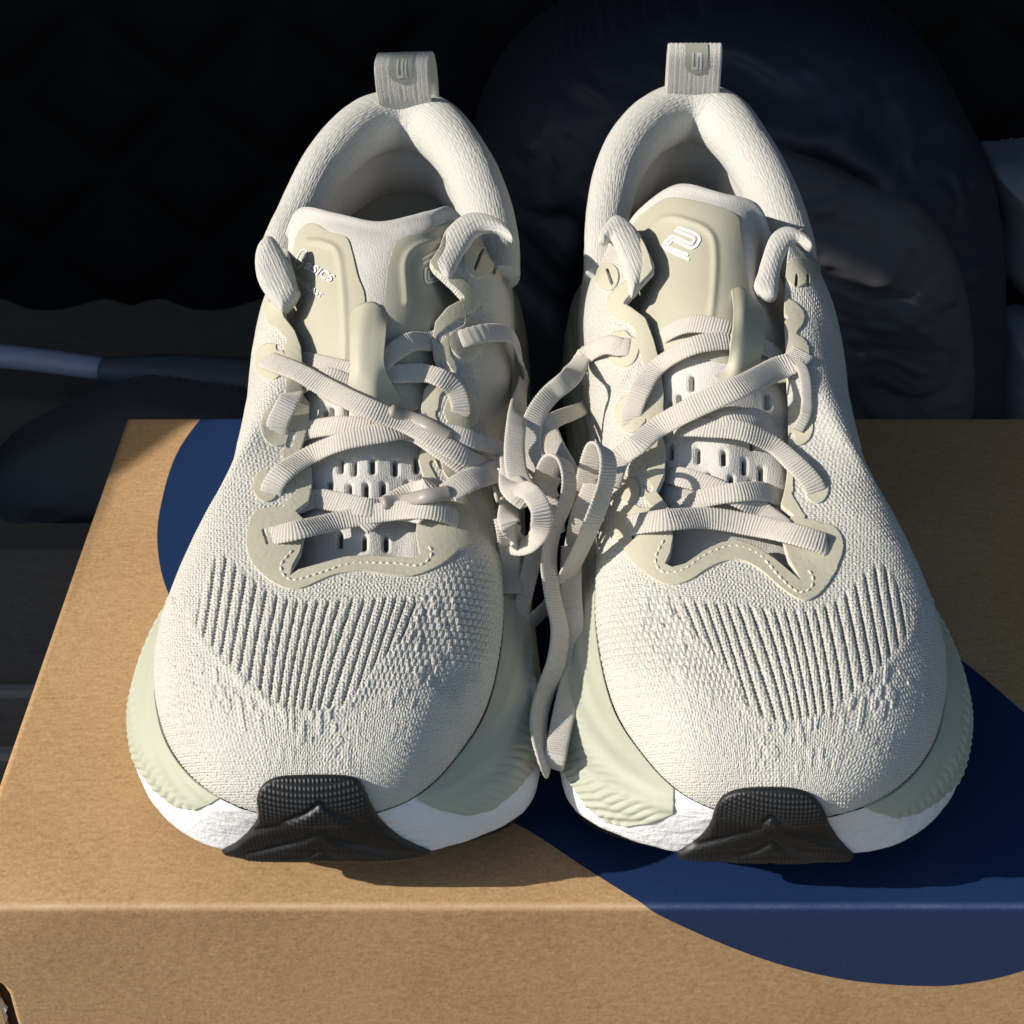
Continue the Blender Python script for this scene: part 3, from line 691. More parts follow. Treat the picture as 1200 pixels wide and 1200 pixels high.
    tV, tT, ta = clip(V + Nn * ((fbm(can[:, :2] / 1.6, 3, 9) - .5) * .06 + lift)[:, None], T, fo, {'n': Nn})
    for s in ph['slots']:
        qq, dd = pr(tV); tV, tT, ta = clip(tV, tT, seg_dist(s, qq) - 1.9, ta)
    a_, b2, c_ = rim(tV, tT, ta['n'], .06, ta)
    mesh('trim', a_, b2, M['tpu'], root)
    pool.append((a_, c_['n']))
    PO = np.concatenate([p[0] for p in pool]); PN = np.concatenate([p[1] for p in pool]); qp, dp = pr(PO); P1 = (qp, dp, PO, PN)
    # stitches in front of the throat, each a short raised thread
    st, _ = resample(catmull(np.array(ph['stitch'], float), 200), n=len(ph['stitch']) * 14)
    L = np.concatenate([[0], np.cumsum(np.linalg.norm(np.diff(st, axis=0), axis=1))])
    k = 0; proto = None
    while k * 8.0 + 6 < L[-1]:
        s0, s1 = k * 8.0, k * 8.0 + 5.6
        p0 = [np.interp(s0, L, st[:, 0]), np.interp(s0, L, st[:, 1])]; p1 = [np.interp(s1, L, st[:, 0]), np.interp(s1, L, st[:, 1])]
        try:
            _, n0 = nearest(*p0, P1); w0, w1 = on_surface([p0, p1], P1, .0)
            if np.linalg.norm(w0 - w1) < .5:
                cap_tube('stitch', [w0, (w0 + w1) / 2 + n0 * .02, w1], [.03, .04, .03], 'thread', root, K=6)
        except RuntimeError: pass
        k += 1
    # ------------------------------------------------ midsole: sage side wall and white foam
    n, m = NA, SM.shape[1]
    can = SM.reshape(-1, 3); V = fx(can); T = tri(grid_tris(n, m, closed=True, flip=mirrored)); Nn = vnormals(V, T)
    if ((V - V.mean(0))[:, 0] * Nn[:, 0]).mean() < 0: T = T[:, ::-1]; Nn = -Nn
    q, dep = pr(V); A = np.repeat(tt, m); rr_ = np.tile(np.arange(m) / (m - 1.0), n)
    # boundary of the side wall: traced under the forefoot, a fixed height elsewhere
    def below(line):
        line = np.array(line, float); o = np.argsort(line[:, 0]); return np.interp(q[:, 0], line[o, 0], line[o, 1])
    wt, wt2 = ph['white_tip'], ph['white_tip2']
    midx = (wt[0][0] + wt2[0][0]) / 2
    outer = (q[:, 0] < midx) != mirrored
    yb = np.where(outer, below(wt), below(wt2))
    fg = yb - q[:, 1]
    tipx, tipx2 = wt[0][0], wt2[0][0]
    sg = -1 if mirrored else 1
    tipo = (tipx - q[:, 0]) * sg; tipi = (q[:, 0] - tipx2) * sg
    fg = np.where(outer, np.minimum(fg, tipo), np.minimum(fg, tipi))
    back = sstep(35.2, 37.5, can[:, 1])
    fside = (.72 - rr_) * 60
    fg = fg * (1 - back) + fside * back
    noise_l = (fbm(np.stack([A * 3, rr_ * 6], 1), 3, 21) - .5)
    # carved lines on the sage wall
    arcw = np.concatenate([[0], np.cumsum(np.linalg.norm(np.diff(w_, axis=0), axis=1))]); AW = np.repeat(arcw, m)
    band1 = np.exp(-((rr_ - .40) / .07) ** 2); band2 = np.exp(-((rr_ - .60) / .05) ** 2)
    toeward = sstep(37, 31, can[:, 1])
    dr = band1 * .05 * np.abs(np.sin(math.pi * (AW / .30 + rr_ * 2))) + band2 * .045 * np.abs(np.sin(math.pi * AW / .24))
    dr += toeward * sstep(.2, .5, rr_) * .026 * np.sin(2 * math.pi * (can[:, 1] + can[:, 2] * .8 + .10 * np.sin(can[:, 0] * 3)) / .25) * (1 - band1)
    dr += .04 * (fbm(np.stack([AW / 1.5, rr_ * 3 + AW * .05], 1), 3, 31) - .5) + .02 * np.sin(2 * math.pi * (AW * .35 + rr_ * 5)) * sstep(.05, .2, rr_) * (1 - sstep(.35, .45, rr_))
    gV, gT, ga = clip(V + Nn * (.05 + dr)[:, None], T, fg, {'n': Nn}); gV, gT, ga = rim(gV, gT, ga['n'], .12, ga)
    mesh('midsole_side', gV, gT, M['green'], root)
    crease = -.05 * np.exp(-((rr_ - .80) / .03) ** 2)
    rough_l = .05 * (fbm(np.stack([AW * 2.5 + rr_ * 8, rr_ * 9 - AW * .6], 1), 4, 41) - .5) * (1 if side == 'L' else 1)
    mesh('midsole', V + Nn * (crease + rough_l)[:, None], T, M['white'], root)
    # fuzzy worn foam shreds along the lower inner edge
    Pm = (q, dep, V, Nn)
    for j in range(0):
        if side == 'R': x = 668 + 85 * rnd.random(); y0 = np.interp(x, [650, 665, 700, 760], [938, 968, 990, 1006])
        else: x = 560 + 70 * rnd.random(); y0 = np.interp(x, [545, 600, 633], [998, 968, 930])
        y0 -= 5 + 5 * rnd.random()
        try: p, nn = nearest(x, y0 - 3, Pm)
        except RuntimeError: continue
        dx_ = -1 if side == 'R' else 1
        p2 = p + np.array([dx_ * .12 * rnd.random() + .10 * (rnd.random() - .5), -.05, -.01 - .07 * rnd.random()]) 
        cap_tube('foam_shred', [p + nn * .02, (p + p2) / 2 + nn * .05, p2 + nn * .05], [.014, .010, .006], 'white', root, K=4)
    # ------------------------------------------------ toe bumper and outsole
    comb = np.concatenate([SM[:, ::-1], SU[:, 1:90]], 1); m = comb.shape[1]
    sel = (tt > 8.5) & (tt < 16.5); sub = comb[sel]; n = sub.shape[0]; can = sub.reshape(-1, 3); V = fx(can)
    T = tri(grid_tris(n, m)); Nn = vnormals(V, T)
    if Nn[:, 1].mean() > 0: T = T[:, ::-1]; Nn = -Nn
    q, dep = pr(V); fb = np.minimum(sdf(smooth_poly(ph['black'], 3), q), (1006 if side == 'L' else 1014) - q[:, 1])
    cx = (ph['black'][0][0] + ph['black'][8][0]) / 2
    cx = np.mean([ph['black'][0][0], ph['black'][8][0]])
    dx = np.abs(q[:, 0] - cx - 2) ; 
    yy = q[:, 1]
    base_y = np.where(True, ph['black'][3][1], 0)
    ch = 0; plain = np.zeros(len(V))
    for off, slope, wd in ((34, .30, 3.2), (62, .27, 3.0), (86, .20, 2.6)):
        line = base_y + off + np.clip(dx, 0, 90) * slope - 6 * np.exp(-(dx / 12) ** 2)
        gk_ = np.exp(-((yy - line) / wd) ** 2); ch = ch - .075 * gk_ + .02 * np.exp(-((yy - line - 8) / 4) ** 2); plain = np.maximum(plain, np.exp(-((yy - line) / (wd + .5)) ** 4))
    plain = np.maximum(plain, sstep(6, 2, fb))
    rnde = .10 * (1 - np.clip(fb / 4, 0, 1)) ** 2
    kb = (can[:, 0]) / .105; kc = (can[:, 2] * 1.1 - can[:, 1] * .55) / .105
    knob = np.abs(np.sin(math.pi * kb)) * np.abs(np.sin(math.pi * kc))
    uvb = np.stack([can[:, 0], can[:, 2] * 1.1 - can[:, 1] * .55], 1)
    bV, bT, ba = clip(V + Nn * (.17 + ch * sstep(1004, 984, q[:, 1]) - rnde + .038 * knob * (1 - plain))[:, None], T, fb, {'n': Nn, 'uv': uvb, 'plain': plain})
    bV, bT, ba = rim(bV, bT, ba['n'], .3, ba)
    mesh('toe_bumper', bV, bT, M['rubber'], root, uv=ba['uv'], at={'plain': np.ones(len(bV))})
    go = w_ + inn * .42; go[:, 2] = np.minimum(zg + .12, w_[:, 2] - .15); ring = fx(go[::6]); n = len(ring); cen = fx(np.array([[-5.2, 44.0, 0.1]]))
    up_, dn = ring.copy(), ring.copy(); dn = (dn - cen) * np.array([.985, .99, 1]) + cen; dn[:, 2] = np.maximum(ring[:, 2] - .38, .02)
    cu = cen.copy(); cu[:, 2] = .25; cd = cen.copy(); cd[:, 2] = .02
    V = np.concatenate([up_, dn, cu, cd]); i = np.arange(n); i2 = (i + 1) % n
    T = np.concatenate([np.stack([i, i2, i2 + n], 1), np.stack([i, i2 + n, i + n], 1), np.stack([i2, i, i * 0 + 2 * n], 1), np.stack([i + n, i2 + n, i * 0 + 2 * n + 1], 1)])
    mesh('outsole', V, T, M['rubber'], root, smooth=False, uv=V[:, :2].copy(), at={'plain': np.zeros(len(V))})
    # ------------------------------------------------ tongue
    net = np.array([[bp(*p) for p in row] for row in TG[side]])
    for i in range(3, 9):
        f_ = min(1, (i - 2) / 2); net[i, :, 2] += np.array([.45, .6, .4, .3, .4, .6, .45]) * f_
    for i, sc_ in enumerate((.5, 1, 1, .8, .4)):
        net[i, 0, 2] -= .9 * sc_; net[i, 6, 2] -= .9 * sc_; net[i, 1, 2] -= .35 * sc_; net[i, 5, 2] -= .45 * sc_
    nu, nv = 200, 330
    t1 = np.linspace(0, net.shape[0] - 1, nv); t2 = np.linspace(0, net.shape[1] - 1, nu)
    a = np.stack([catmull(net[:, j], 0, False, t1) for j in range(net.shape[1])], 1)
    G = np.stack([catmull(a[i], 0, False, t2) for i in range(nv)], 0)
    V = G.reshape(-1, 3); T = tri(grid_tris(nv, nu)); Nn = vnormals(V, T)
    if Nn[:, 2].mean() < 0: T = T[:, ::-1]; Nn = -Nn
    vv = np.repeat(np.linspace(0, 8, nv), nu); q, dep = pr(V)
    uvt = V[:, :2].copy()
    disp = .10 * np.exp(-((vv - .12) / .22) ** 2) + .02 * (fbm(q / 14, 3, 61) - .5)
    fp = np.full(len(V), -1e3)
    for p in PAN[side]['panels']: fp = np.maximum(fp, sdf(smooth_poly(p, 4), q))
    disp -= .03 * sstep(-3, 3, fp)
    fs = np.full(len(V), 9.0)
    for s in SLOTS[side]: fs = np.minimum(fs, seg_dist([(s[0], s[1] - 6.5), (s[0], s[1] + 6.5)], q) - 3.1)
    disp -= .05 * np.exp(-(np.maximum(fs, 0) / 1.5) ** 2)
    wv = .05 * np.sin(q[:, 0] / 9.5) * np.exp(-((q[:, 1] - (630 if side == 'L' else 560)) / 60) ** 2); disp += wv
    tV, tT, ta = clip(V + Nn * disp[:, None], T, fs, {'n': Nn, 'uv': uvt}); tV, tT, ta = rim(tV, tT, ta['n'], .28, ta)
    mesh('tongue', tV, tT, M['tongue'], root, uv=ta['uv'], at={'plain': np.zeros(len(tV)), 'hole_shade': np.zeros(len(tV))})
    mesh('tongue_backing', V[:, :] - Nn * .30, T, M['dimfab'], root)
    pool.append((tV[::3], ta['n'][::3]))
    # panel film
    rd = np.zeros(len(V))
    for r_ in PAN[side]['ridge']: rd += .065 * np.exp(-(seg_dist(catmull(np.array(r_, float), 40), q) / 4.0) ** 2)
    pV, pT, pa = clip(V + Nn * (.04 + rd + .02 * (fbm(q / 30, 2, 71) - .5))[:, None], T, fp, {'n': Nn}); pV, pT, pa = rim(pV, pT, pa['n'], .08, pa)
    mesh('tongue_panel', pV, pT, M['panel'], root)
    pool.append((pV[::2], pa['n'][::2]))
    # lace keeper: a smooth film band standing up from the tongue
    if side == 'L':
        kn = [[(412, 362, .02), (427, 356, .10), (441, 358, .12), (454, 372, .02)], [(411, 400, .44), (424, 399, .48), (440, 399, .48), (454, 400, .44)], [(411, 440, .5), (424, 440, .55), (440, 440, .55), (453, 438, .5)],
              [(408, 468, .05), (424, 470, .26), (442, 470, .26), (466, 460, .10)], [(408, 482, .03), (426, 488, .04), (446, 487, .04), (480, 474, .03)]]
    else:
        kn = [[(857, 340, .05), (868, 338, .10), (880, 346, .10), (894, 360, .03)], [(858, 375, .45), (870, 374, .48), (882, 376, .48), (894, 380, .44)], [(855, 408, .52), (868, 408, .56), (882, 408, .55), (893, 410, .5)],
              [(850, 432, .08), (862, 436, .28), (876, 434, .28), (889, 428, .18)], [(835, 440, .03), (856, 452, .04), (870, 452, .04), (886, 436, .03)]]
    PO = np.concatenate([p[0] for p in pool]); PN = np.concatenate([p[1] for p in pool]); qp, dp = pr(PO); P2 = (qp, dp, PO, PN)
    net = []
    for row in kn:
        r_ = []
        for (x, y, l) in row:
            p, nn = nearest(x, y, P2); r_.append(p + nrm(np.array([0, -.5, .8])) * l)
        net.append(r_)
    net = np.array(net); t1 = np.linspace(0, 4, 60); t2 = np.linspace(0, 3, 40)
    a = np.stack([catmull(net[:, j], 0, False, t1) for j in range(4)], 1); G = np.stack([catmull(a[i], 0, False, t2) for i in range(60)], 0)
    V = G.reshape(-1, 3); T = tri(grid_tris(60, 40)); Nn = vnormals(V, T)
    if Nn[:, 2].mean() < 0: T = T[:, ::-1]; Nn = -Nn
    a_, b2, c_ = rim(V, T, Nn, .09, {'n': Nn})
    mesh('lace_keeper', a_, b2, M['panel'], root)
    keeper = (a_, c_['n'])
    # ------------------------------------------------ padded collar, lining and insole
    if side == 'L':
        cp = [(322, 330, 8.2), (330, 290, 8.7), (352, 248, 9.1), (377, 202, 9.6), (408, 166, 9.95), (438, 147, 10.0), (470, 141, 10.0), (502, 146, 10.0), (525, 164, 9.95), (550, 200, 9.6), (568, 245, 9.2), (580, 285, 8.8), (588, 330, 8.3)]
    else:
        cp = [(706, 330, 8.2), (708, 290, 8.7), (714, 242, 9.1), (726, 198, 9.6), (750, 160, 9.95), (780, 139, 10.05), (811, 132, 10.1), (842, 140, 10.05), (864, 162, 9.95), (888, 198, 9.6), (908, 240, 9.2), (926, 285, 8.7), (938, 330, 8.2)]
    rk = [.6, .65, .75, .85, .98, 1.1, 1.12, 1.1, 1.02, .95, .92, .8, .6]
    K = np.array([np.append(bp(x, y, z), r) for (x, y, z), r in zip(cp, rk)])
    C = catmull(K, 700); C, s = resample(C, n=620); rad = C[:, 3]; C = C[:, :3]
    T_ = nrm(np.gradient(C, axis=0)); cen = np.array([-4.9, 50.5, 9.0]); cen = fx(cen[None])[0]
    outw = nrm((C - cen) * np.array([1, 1, 0])); side_ = nrm(outw - (outw * T_).sum(1, keepdims=True) * T_); upv = nrm(np.cross(T_, side_)); upv *= np.sign(upv[:, 2:3] + 1e-9)
    Kn = 56; a = np.linspace(0, 2 * math.pi, Kn, endpoint=False)
    ribl = .012 * np.abs(np.sin(a * 14))
    taper = np.minimum(1, .45 + np.minimum(s, s[-1] - s) / .25)
    rr2 = (rad * taper)[:, None] + ribl[None] + .03 * (fbm(np.stack([np.repeat(s, Kn), np.tile(a, len(s))], 1), 3, 81).reshape(len(s), Kn) - .5)
    G = C[:, None] + (side_[:, None] * (np.cos(a) * 1.0)[None, :, None] + upv[:, None] * (np.sin(a) * .95)[None, :, None]) * rr2[..., None]
    nL = len(C); V = np.concatenate([G.reshape(-1, 3), C[:1], C[-1:]])
    i = np.arange(nL - 1)[:, None] * Kn; j = np.arange(Kn)[None]; j2 = (j + 1) % Kn
    qd = np.stack([i + j, i + j2, i + Kn + j2, i + Kn + j], -1).reshape(-1, 4)
    cap = [[len(V) - 2, (k + 1) % Kn, k] for k in range(Kn)] + [[len(V) - 1, (nL - 1) * Kn + k, (nL - 1) * Kn + (k + 1) % Kn] for k in range(Kn)]
    uvc = np.concatenate([np.stack([np.repeat(s, Kn), np.tile(a * .6, nL)], 1), [[0, 0], [0, 0]]])
    Tt = np.concatenate([tri(qd), np.array(cap)])
    mesh('collar', V, Tt, M['lining'], root, uv=uvc, at={'hole_shade': np.zeros(len(V)), 'plain': np.zeros(len(V))})
    kk = slice(60, 560)
    top = C[kk] - side_[kk] * rad[kk][:, None] * .15 - np.array([0, 0, .3]); 
    G = []
    for f in np.linspace(0, 1, 50):
        p = top.copy(); p[:, 2] = top[:, 2] * (1 - f) + 7.1 * f; inw = -outw[kk] * (.55 * math.sin(f * math.pi * .9) - .5 * f) * 1.0
        p = p + inw; p[:, 0] += .05 * np.sin(s[kk] * 2.1 + f * 4); G.append(p)
    G = np.array(G); V = G.reshape(-1, 3); T = tri(grid_tris(50, G.shape[1]))
    uvl = np.stack([np.tile(s[kk], 50), np.repeat(np.linspace(0, 5, 50), G.shape[1])], 1)
    mesh('heel_lining', V, T, M['tongue'], root, uv=uvl, at={'hole_shade': np.zeros(len(V)), 'plain': np.zeros(len(V))})
    bb = b_.copy(); bb[:, 1] = np.maximum(bb[:, 1], 46.0); ring = fx(bb[::6]); cc = fx(np.array([[-4.9, 46.0, 0]])); ring = (ring - cc) * np.array([.72, .82, 1]) + cc; ring[:, 2] = 6.9; n = len(ring)
    V = np.concatenate([ring, [[cc[0, 0], 48, 6.9]]]); i = np.arange(n)
    mesh('insole', V, np.stack([i, (i + 1) % n, i * 0 + n], 1), M['tongue'], root, uv=V[:, :2].copy(), at={'hole_shade': np.zeros(len(V)), 'plain': np.ones(len(V))})
    # ------------------------------------------------ rolled padded ends of the collar beside the tongue
    for poly, zt, zb, tk in EARS[side]:
        pc_ = smooth_poly(np.array(poly, float), 5); lo, hi = pc_.min(0) - 2, pc_.max(0) + 2
        nx_, ny_ = int((hi[0] - lo[0]) / .7), int((hi[1] - lo[1]) / .7)
        gx_, gy_ = np.meshgrid(np.linspace(lo[0], hi[0], nx_), np.linspace(lo[1], hi[1], ny_), indexing='ij')
        Qp = np.stack([gx_.ravel(), gy_.ravel()], 1); f = sdf(pc_, Qp)
        zz = np.interp(Qp[:, 1], [lo[1], hi[1]], [zt, zb])
        P_ = np.array([bp(x, y, z) for (x, y), z in zip(Qp, zz)])
        nn = nrm(np.array([0, -.62, .78])); e = np.clip(f / 17., 0, 1)
        infl = tk * (np.sqrt(np.clip(1 - (1 - e) ** 2, 0, 1)))
        lines = .012 * np.abs(np.sin((Qp[:, 0] - .45 * Qp[:, 1]) / 1.5)) * sstep(2, 6, f)
        Tq = tri(grid_tris(nx_, ny_))
        v3, t3, a3 = clip(P_ + nn * (infl + lines + .01 * (fbm(Qp / 6, 3, 91) - .5))[:, None], Tq, f, {'uv': np.stack([Qp[:, 1] * .02, f * .05], 1)})
        n3 = vnormals(v3, t3)
        if n3[:, 2].mean() < 0: t3 = t3[:, ::-1]
        v3, t3, a3 = rim(v3, t3, np.repeat(nn[None], len(v3), 0), tk * .9, a3)
        mesh('collar_end', v3, t3, M['lining'], root, uv=a3['uv'], at={'hole_shade': np.zeros(len(v3)), 'plain': np.zeros(len(v3))})
    # ------------------------------------------------ heel pull tab with its small emblem
    hc = bp(471, 126, 10.9) if side == 'L' else bp(811.5, 115, 10.95)
    wd = .94; lean = .10 if side == 'L' else 0
    path = [(0, .5, -.6), (0, .35, -.2), (0, .18, .3), (0, .10, 1.0), (0, .10, 1.55), (0, .30, 1.78), (0, .55, 1.60), (0, .70, 1.0), (0, .78, .0), (0, .8, -1.2), (0, .8, -2.5)]
    Pp = catmull(np.array(path), 120); tg = nrm(np.gradient(Pp, axis=0)); nm_ = np.stack([0 * tg[:, 0], -tg[:, 2], tg[:, 1]], 1)
    xs = np.linspace(-wd, wd, 30); t_s = np.linspace(0, 1, 120)
    yaw = R(4) if side == 'L' else R(0)
    def place(P): 
        Q_ = P.copy(); Q_[..., 0] = P[..., 0] * math.cos(yaw) + P[..., 1] * (.42 if side == 'L' else .0); Q_[..., 1] = P[..., 1] + P[..., 0] * math.sin(yaw); return Q_ + hc
    G = Pp[:, None] + np.stack([xs, 0 * xs, 0 * xs], 1)[None] + nm_[:, None] * (.012 * np.sin(xs * 60))[None, :, None]
    V = place(G.reshape(-1, 3)); T = tri(grid_tris(120, 30)); Nn = vnormals(V, T)
    a_, b2, c_ = rim(V + Nn * .0, T, Nn, .10, {}) ; 
    mesh('pull_tab', np.concatenate([V]), T, M['tongue'], root, uv=np.stack([V[:, 0], V[:, 2]], 1), at={'hole_shade': np.zeros(len(V)), 'plain': np.zeros(len(V))}).modifiers.new('thick', 'SOLIDIFY').thickness = .0011
    def on_tab(u, h, off):                       # u across, h height fraction on the front face
        k = np.interp(h, Pp[:62, 2], np.arange(62)) if False else h
        i0 = np.clip(int(k), 0, 118); f = k - i0
        p = Pp[i0] * (1 - f) + Pp[i0 + 1] * f; nn = nm_[i0]
        return place((p + np.array([u, 0, 0]) + nn * off)[None])[0]
    # emblem: shield on rows 34..56 of the tab
    sgn = 1 if nm_[40][1] < 0 else -1
    def tab_patch(name, poly, off, m):
        gx_, gk2 = np.meshgrid(np.linspace(-.5, .5, 60), np.linspace(26, 62, 70), indexing='ij')
        P_ = np.array([on_tab(x, k_, sgn * off) for x, k_ in zip(gx_.ravel(), gk2.ravel())]); Tq = tri(grid_tris(60, 70))
        sel_ = sdf(poly, np.stack([gx_.ravel(), gk2.ravel()], 1) * np.array([1, .05]))
        v3, t3, _ = clip(P_, Tq, sel_); n3 = vnormals(v3, t3)
        if n3[:, 1].mean() > 0: t3 = t3[:, ::-1]
        return mesh(name, v3, t3, M[m], root)
    cx_ = .05
    shield = [(cx_ + .40 * math.cos(R(a_)), 2.08 + .36 * math.sin(R(a_))) for a_ in range(180, 361, 15)] + [(cx_ + .40, 2.95), (cx_ - .40, 2.95)]
    tab_patch('pull_tab_emblem', shield, .15, 'emblem')
    for poly in ([(-.15, 2.62), (-.07, 2.62), (-.07, 2.0), (.02, 2.0), (.02, 2.62), (.09, 2.62), (.09, 1.9), (-.15, 1.9)], [(.14, 2.62), (.2, 2.62), (.2, 1.9), (.14, 1.9)]) if side == 'L' else ([(-.16, 2.5), (-.09, 2.5), (-.09, 1.98), (.0, 1.98), (.0, 2.5), (.2, 2.5), (.2, 1.86), (.12, 1.86), (.12, 2.36), (.07, 2.36), (.07, 1.86), (-.16, 1.86)],):
        tab_patch('emblem_mark', [(x + cx_, y) for x, y in poly], .165, 'lining')
    # ------------------------------------------------ prints on the tongue
    PO = np.concatenate([p[0] for p in pool[3:4]]); PN = np.concatenate([p[1] for p in pool[3:4]]); qp, dp = pr(PO); P3 = (qp, dp, PO, PN)
    return root, pool, P3
M['dimfab'] = mat('backing_mesh', (.16, .15, .13), .9, .2)
shoes = {s: build_shoe(s) for s in 'LR'}
def full_pool(s):
    pool = shoes[s][1]; PO = np.concatenate([p[0] for p in pool]); PN = np.concatenate([p[1] for p in pool]); qp, dp = pr(PO); return (qp, dp, PO, PN)
PL, PR = full_pool('L'), full_pool('R')

# ---------------------------------------------------------------- prints on the tongues
def stroke(name, line, w, pool, parent, off, m='ink'):
    C, _ = resample(catmull(np.array(line, float), len(line) * 14), step=.8)
    T = nrm(np.gradient(C, axis=0)); S = np.stack([-T[:, 1], T[:, 0]], 1) * w / 2
    L_, R_ = on_surface(C + S, pool, off), on_surface(C - S, pool, off); n = len(C)
    V = np.concatenate([L_, R_]); i = np.arange(n - 1)
    T3 = np.concatenate([np.stack([i, i + 1, i + n], 1), np.stack([i + 1, i + n + 1, i + n], 1)])
    nn = vnormals(V, T3)
    if nn[:, 2].mean() < 0: T3 = T3[:, ::-1]
    return mesh(name, V, T3, M[m], parent)
def text(name, body, size, org, ang, pool, parent, off, shear=0, bold=0.0, spacing=1.0, m='ink'):
    cu = bpy.data.curves.new(name, 'FONT'); cu.body = body; cu.size = 1; cu.shear = shear; cu.offset = bold; cu.space_character = spacing; cu.resolution_u = 4
    o = bpy.data.objects.new(name, cu); COL.objects.link(o)
    dg = bpy.context.evaluated_depsgraph_get(); me = bpy.data.meshes.new_from_object(o.evaluated_get(dg)); bpy.data.objects.remove(o)
    v = np.array([p.co[:2] for p in me.vertices]) * size; fs = []
    for p in me.polygons:
        vs = list(p.vertices)
        for k in range(1, len(vs) - 1): fs.append([vs[0], vs[k], vs[k + 1]])
    c, s_ = math.cos(R(ang)), math.sin(R(ang))
    pxy = np.stack([org[0] + v[:, 0] * c + v[:, 1] * s_, org[1] + v[:, 0] * s_ - v[:, 1] * c], 1)
    return mesh(name, on_surface(pxy, pool, off), np.array(fs), M[m], parent, smooth=False)
ZL1 = [(793.3, 265.8), (816, 274.5), (819, 279), (818, 285), (812, 291), (807, 290.5), (790, 283), (786, 284), (782, 289), (806, 299)]
ZL1 = [(793.3, 265.8), (814, 273.5), (819.6, 279), (817.5, 285.5), (812.5, 290), (807, 290), (790, 281.5), (785.5, 284), (782.5, 289), (806.5, 298.5)]
ZL2 = [(790.5, 269.8), (810, 277.5), (813.5, 280), (812, 283.5), (808.5, 285.3), (791, 277.3), (784.5, 279), (778.5, 290), (807.5, 304.2)]
rootL, rootR = shoes['L'][0], shoes['R'][0]
PT_L, PT_R = shoes['L'][2], shoes['R'][2]
def densify(l): return l
for l in (ZL1, ZL2): stroke('tongue_emblem', l, 3.1, PT_R, rootR, .03)
ca, sa = math.cos(R(-49)), math.sin(R(-49))
for l in (ZL1, ZL2):
    q_ = [(494.5 + (x - 792) * ca - (y - 267) * sa, 306 + (x - 792) * sa + (y - 267) * ca) for x, y in l]
    stroke('tongue_emblem', q_, 2.6, PT_L, rootL, .03)
text('logo_lettering', 'a', 18, (355.5, 314), 25, PT_L, rootL, .045, shear=.2, bold=.028)
text('logo_lettering', 'SICS', 13.2, (363, 317.5), 28, PT_L, rootL, .045, shear=.2, bold=.03, spacing=1.12)
stroke('logo_swirl', [(351, 303), (354, 304.5), (357.5, 301), (359, 295.5), (357, 292.3), (352, 294), (347.5, 302), (345.5, 310), (347.5, 314), (352, 312), (356, 306)], 1.9, PT_L, rootL, .03)
text('model_lettering', 'SUPERBLAST', 8.6, (336, 322), 34.5, PT_L, rootL, .045, shear=.0, bold=.005)

# ---------------------------------------------------------------- laces
def laces(root, pool, rows, m='lace'):
    for keys, kw in rows: ribbon('lace', keys, root, pool, **kw)
W = dict(wid=.62)
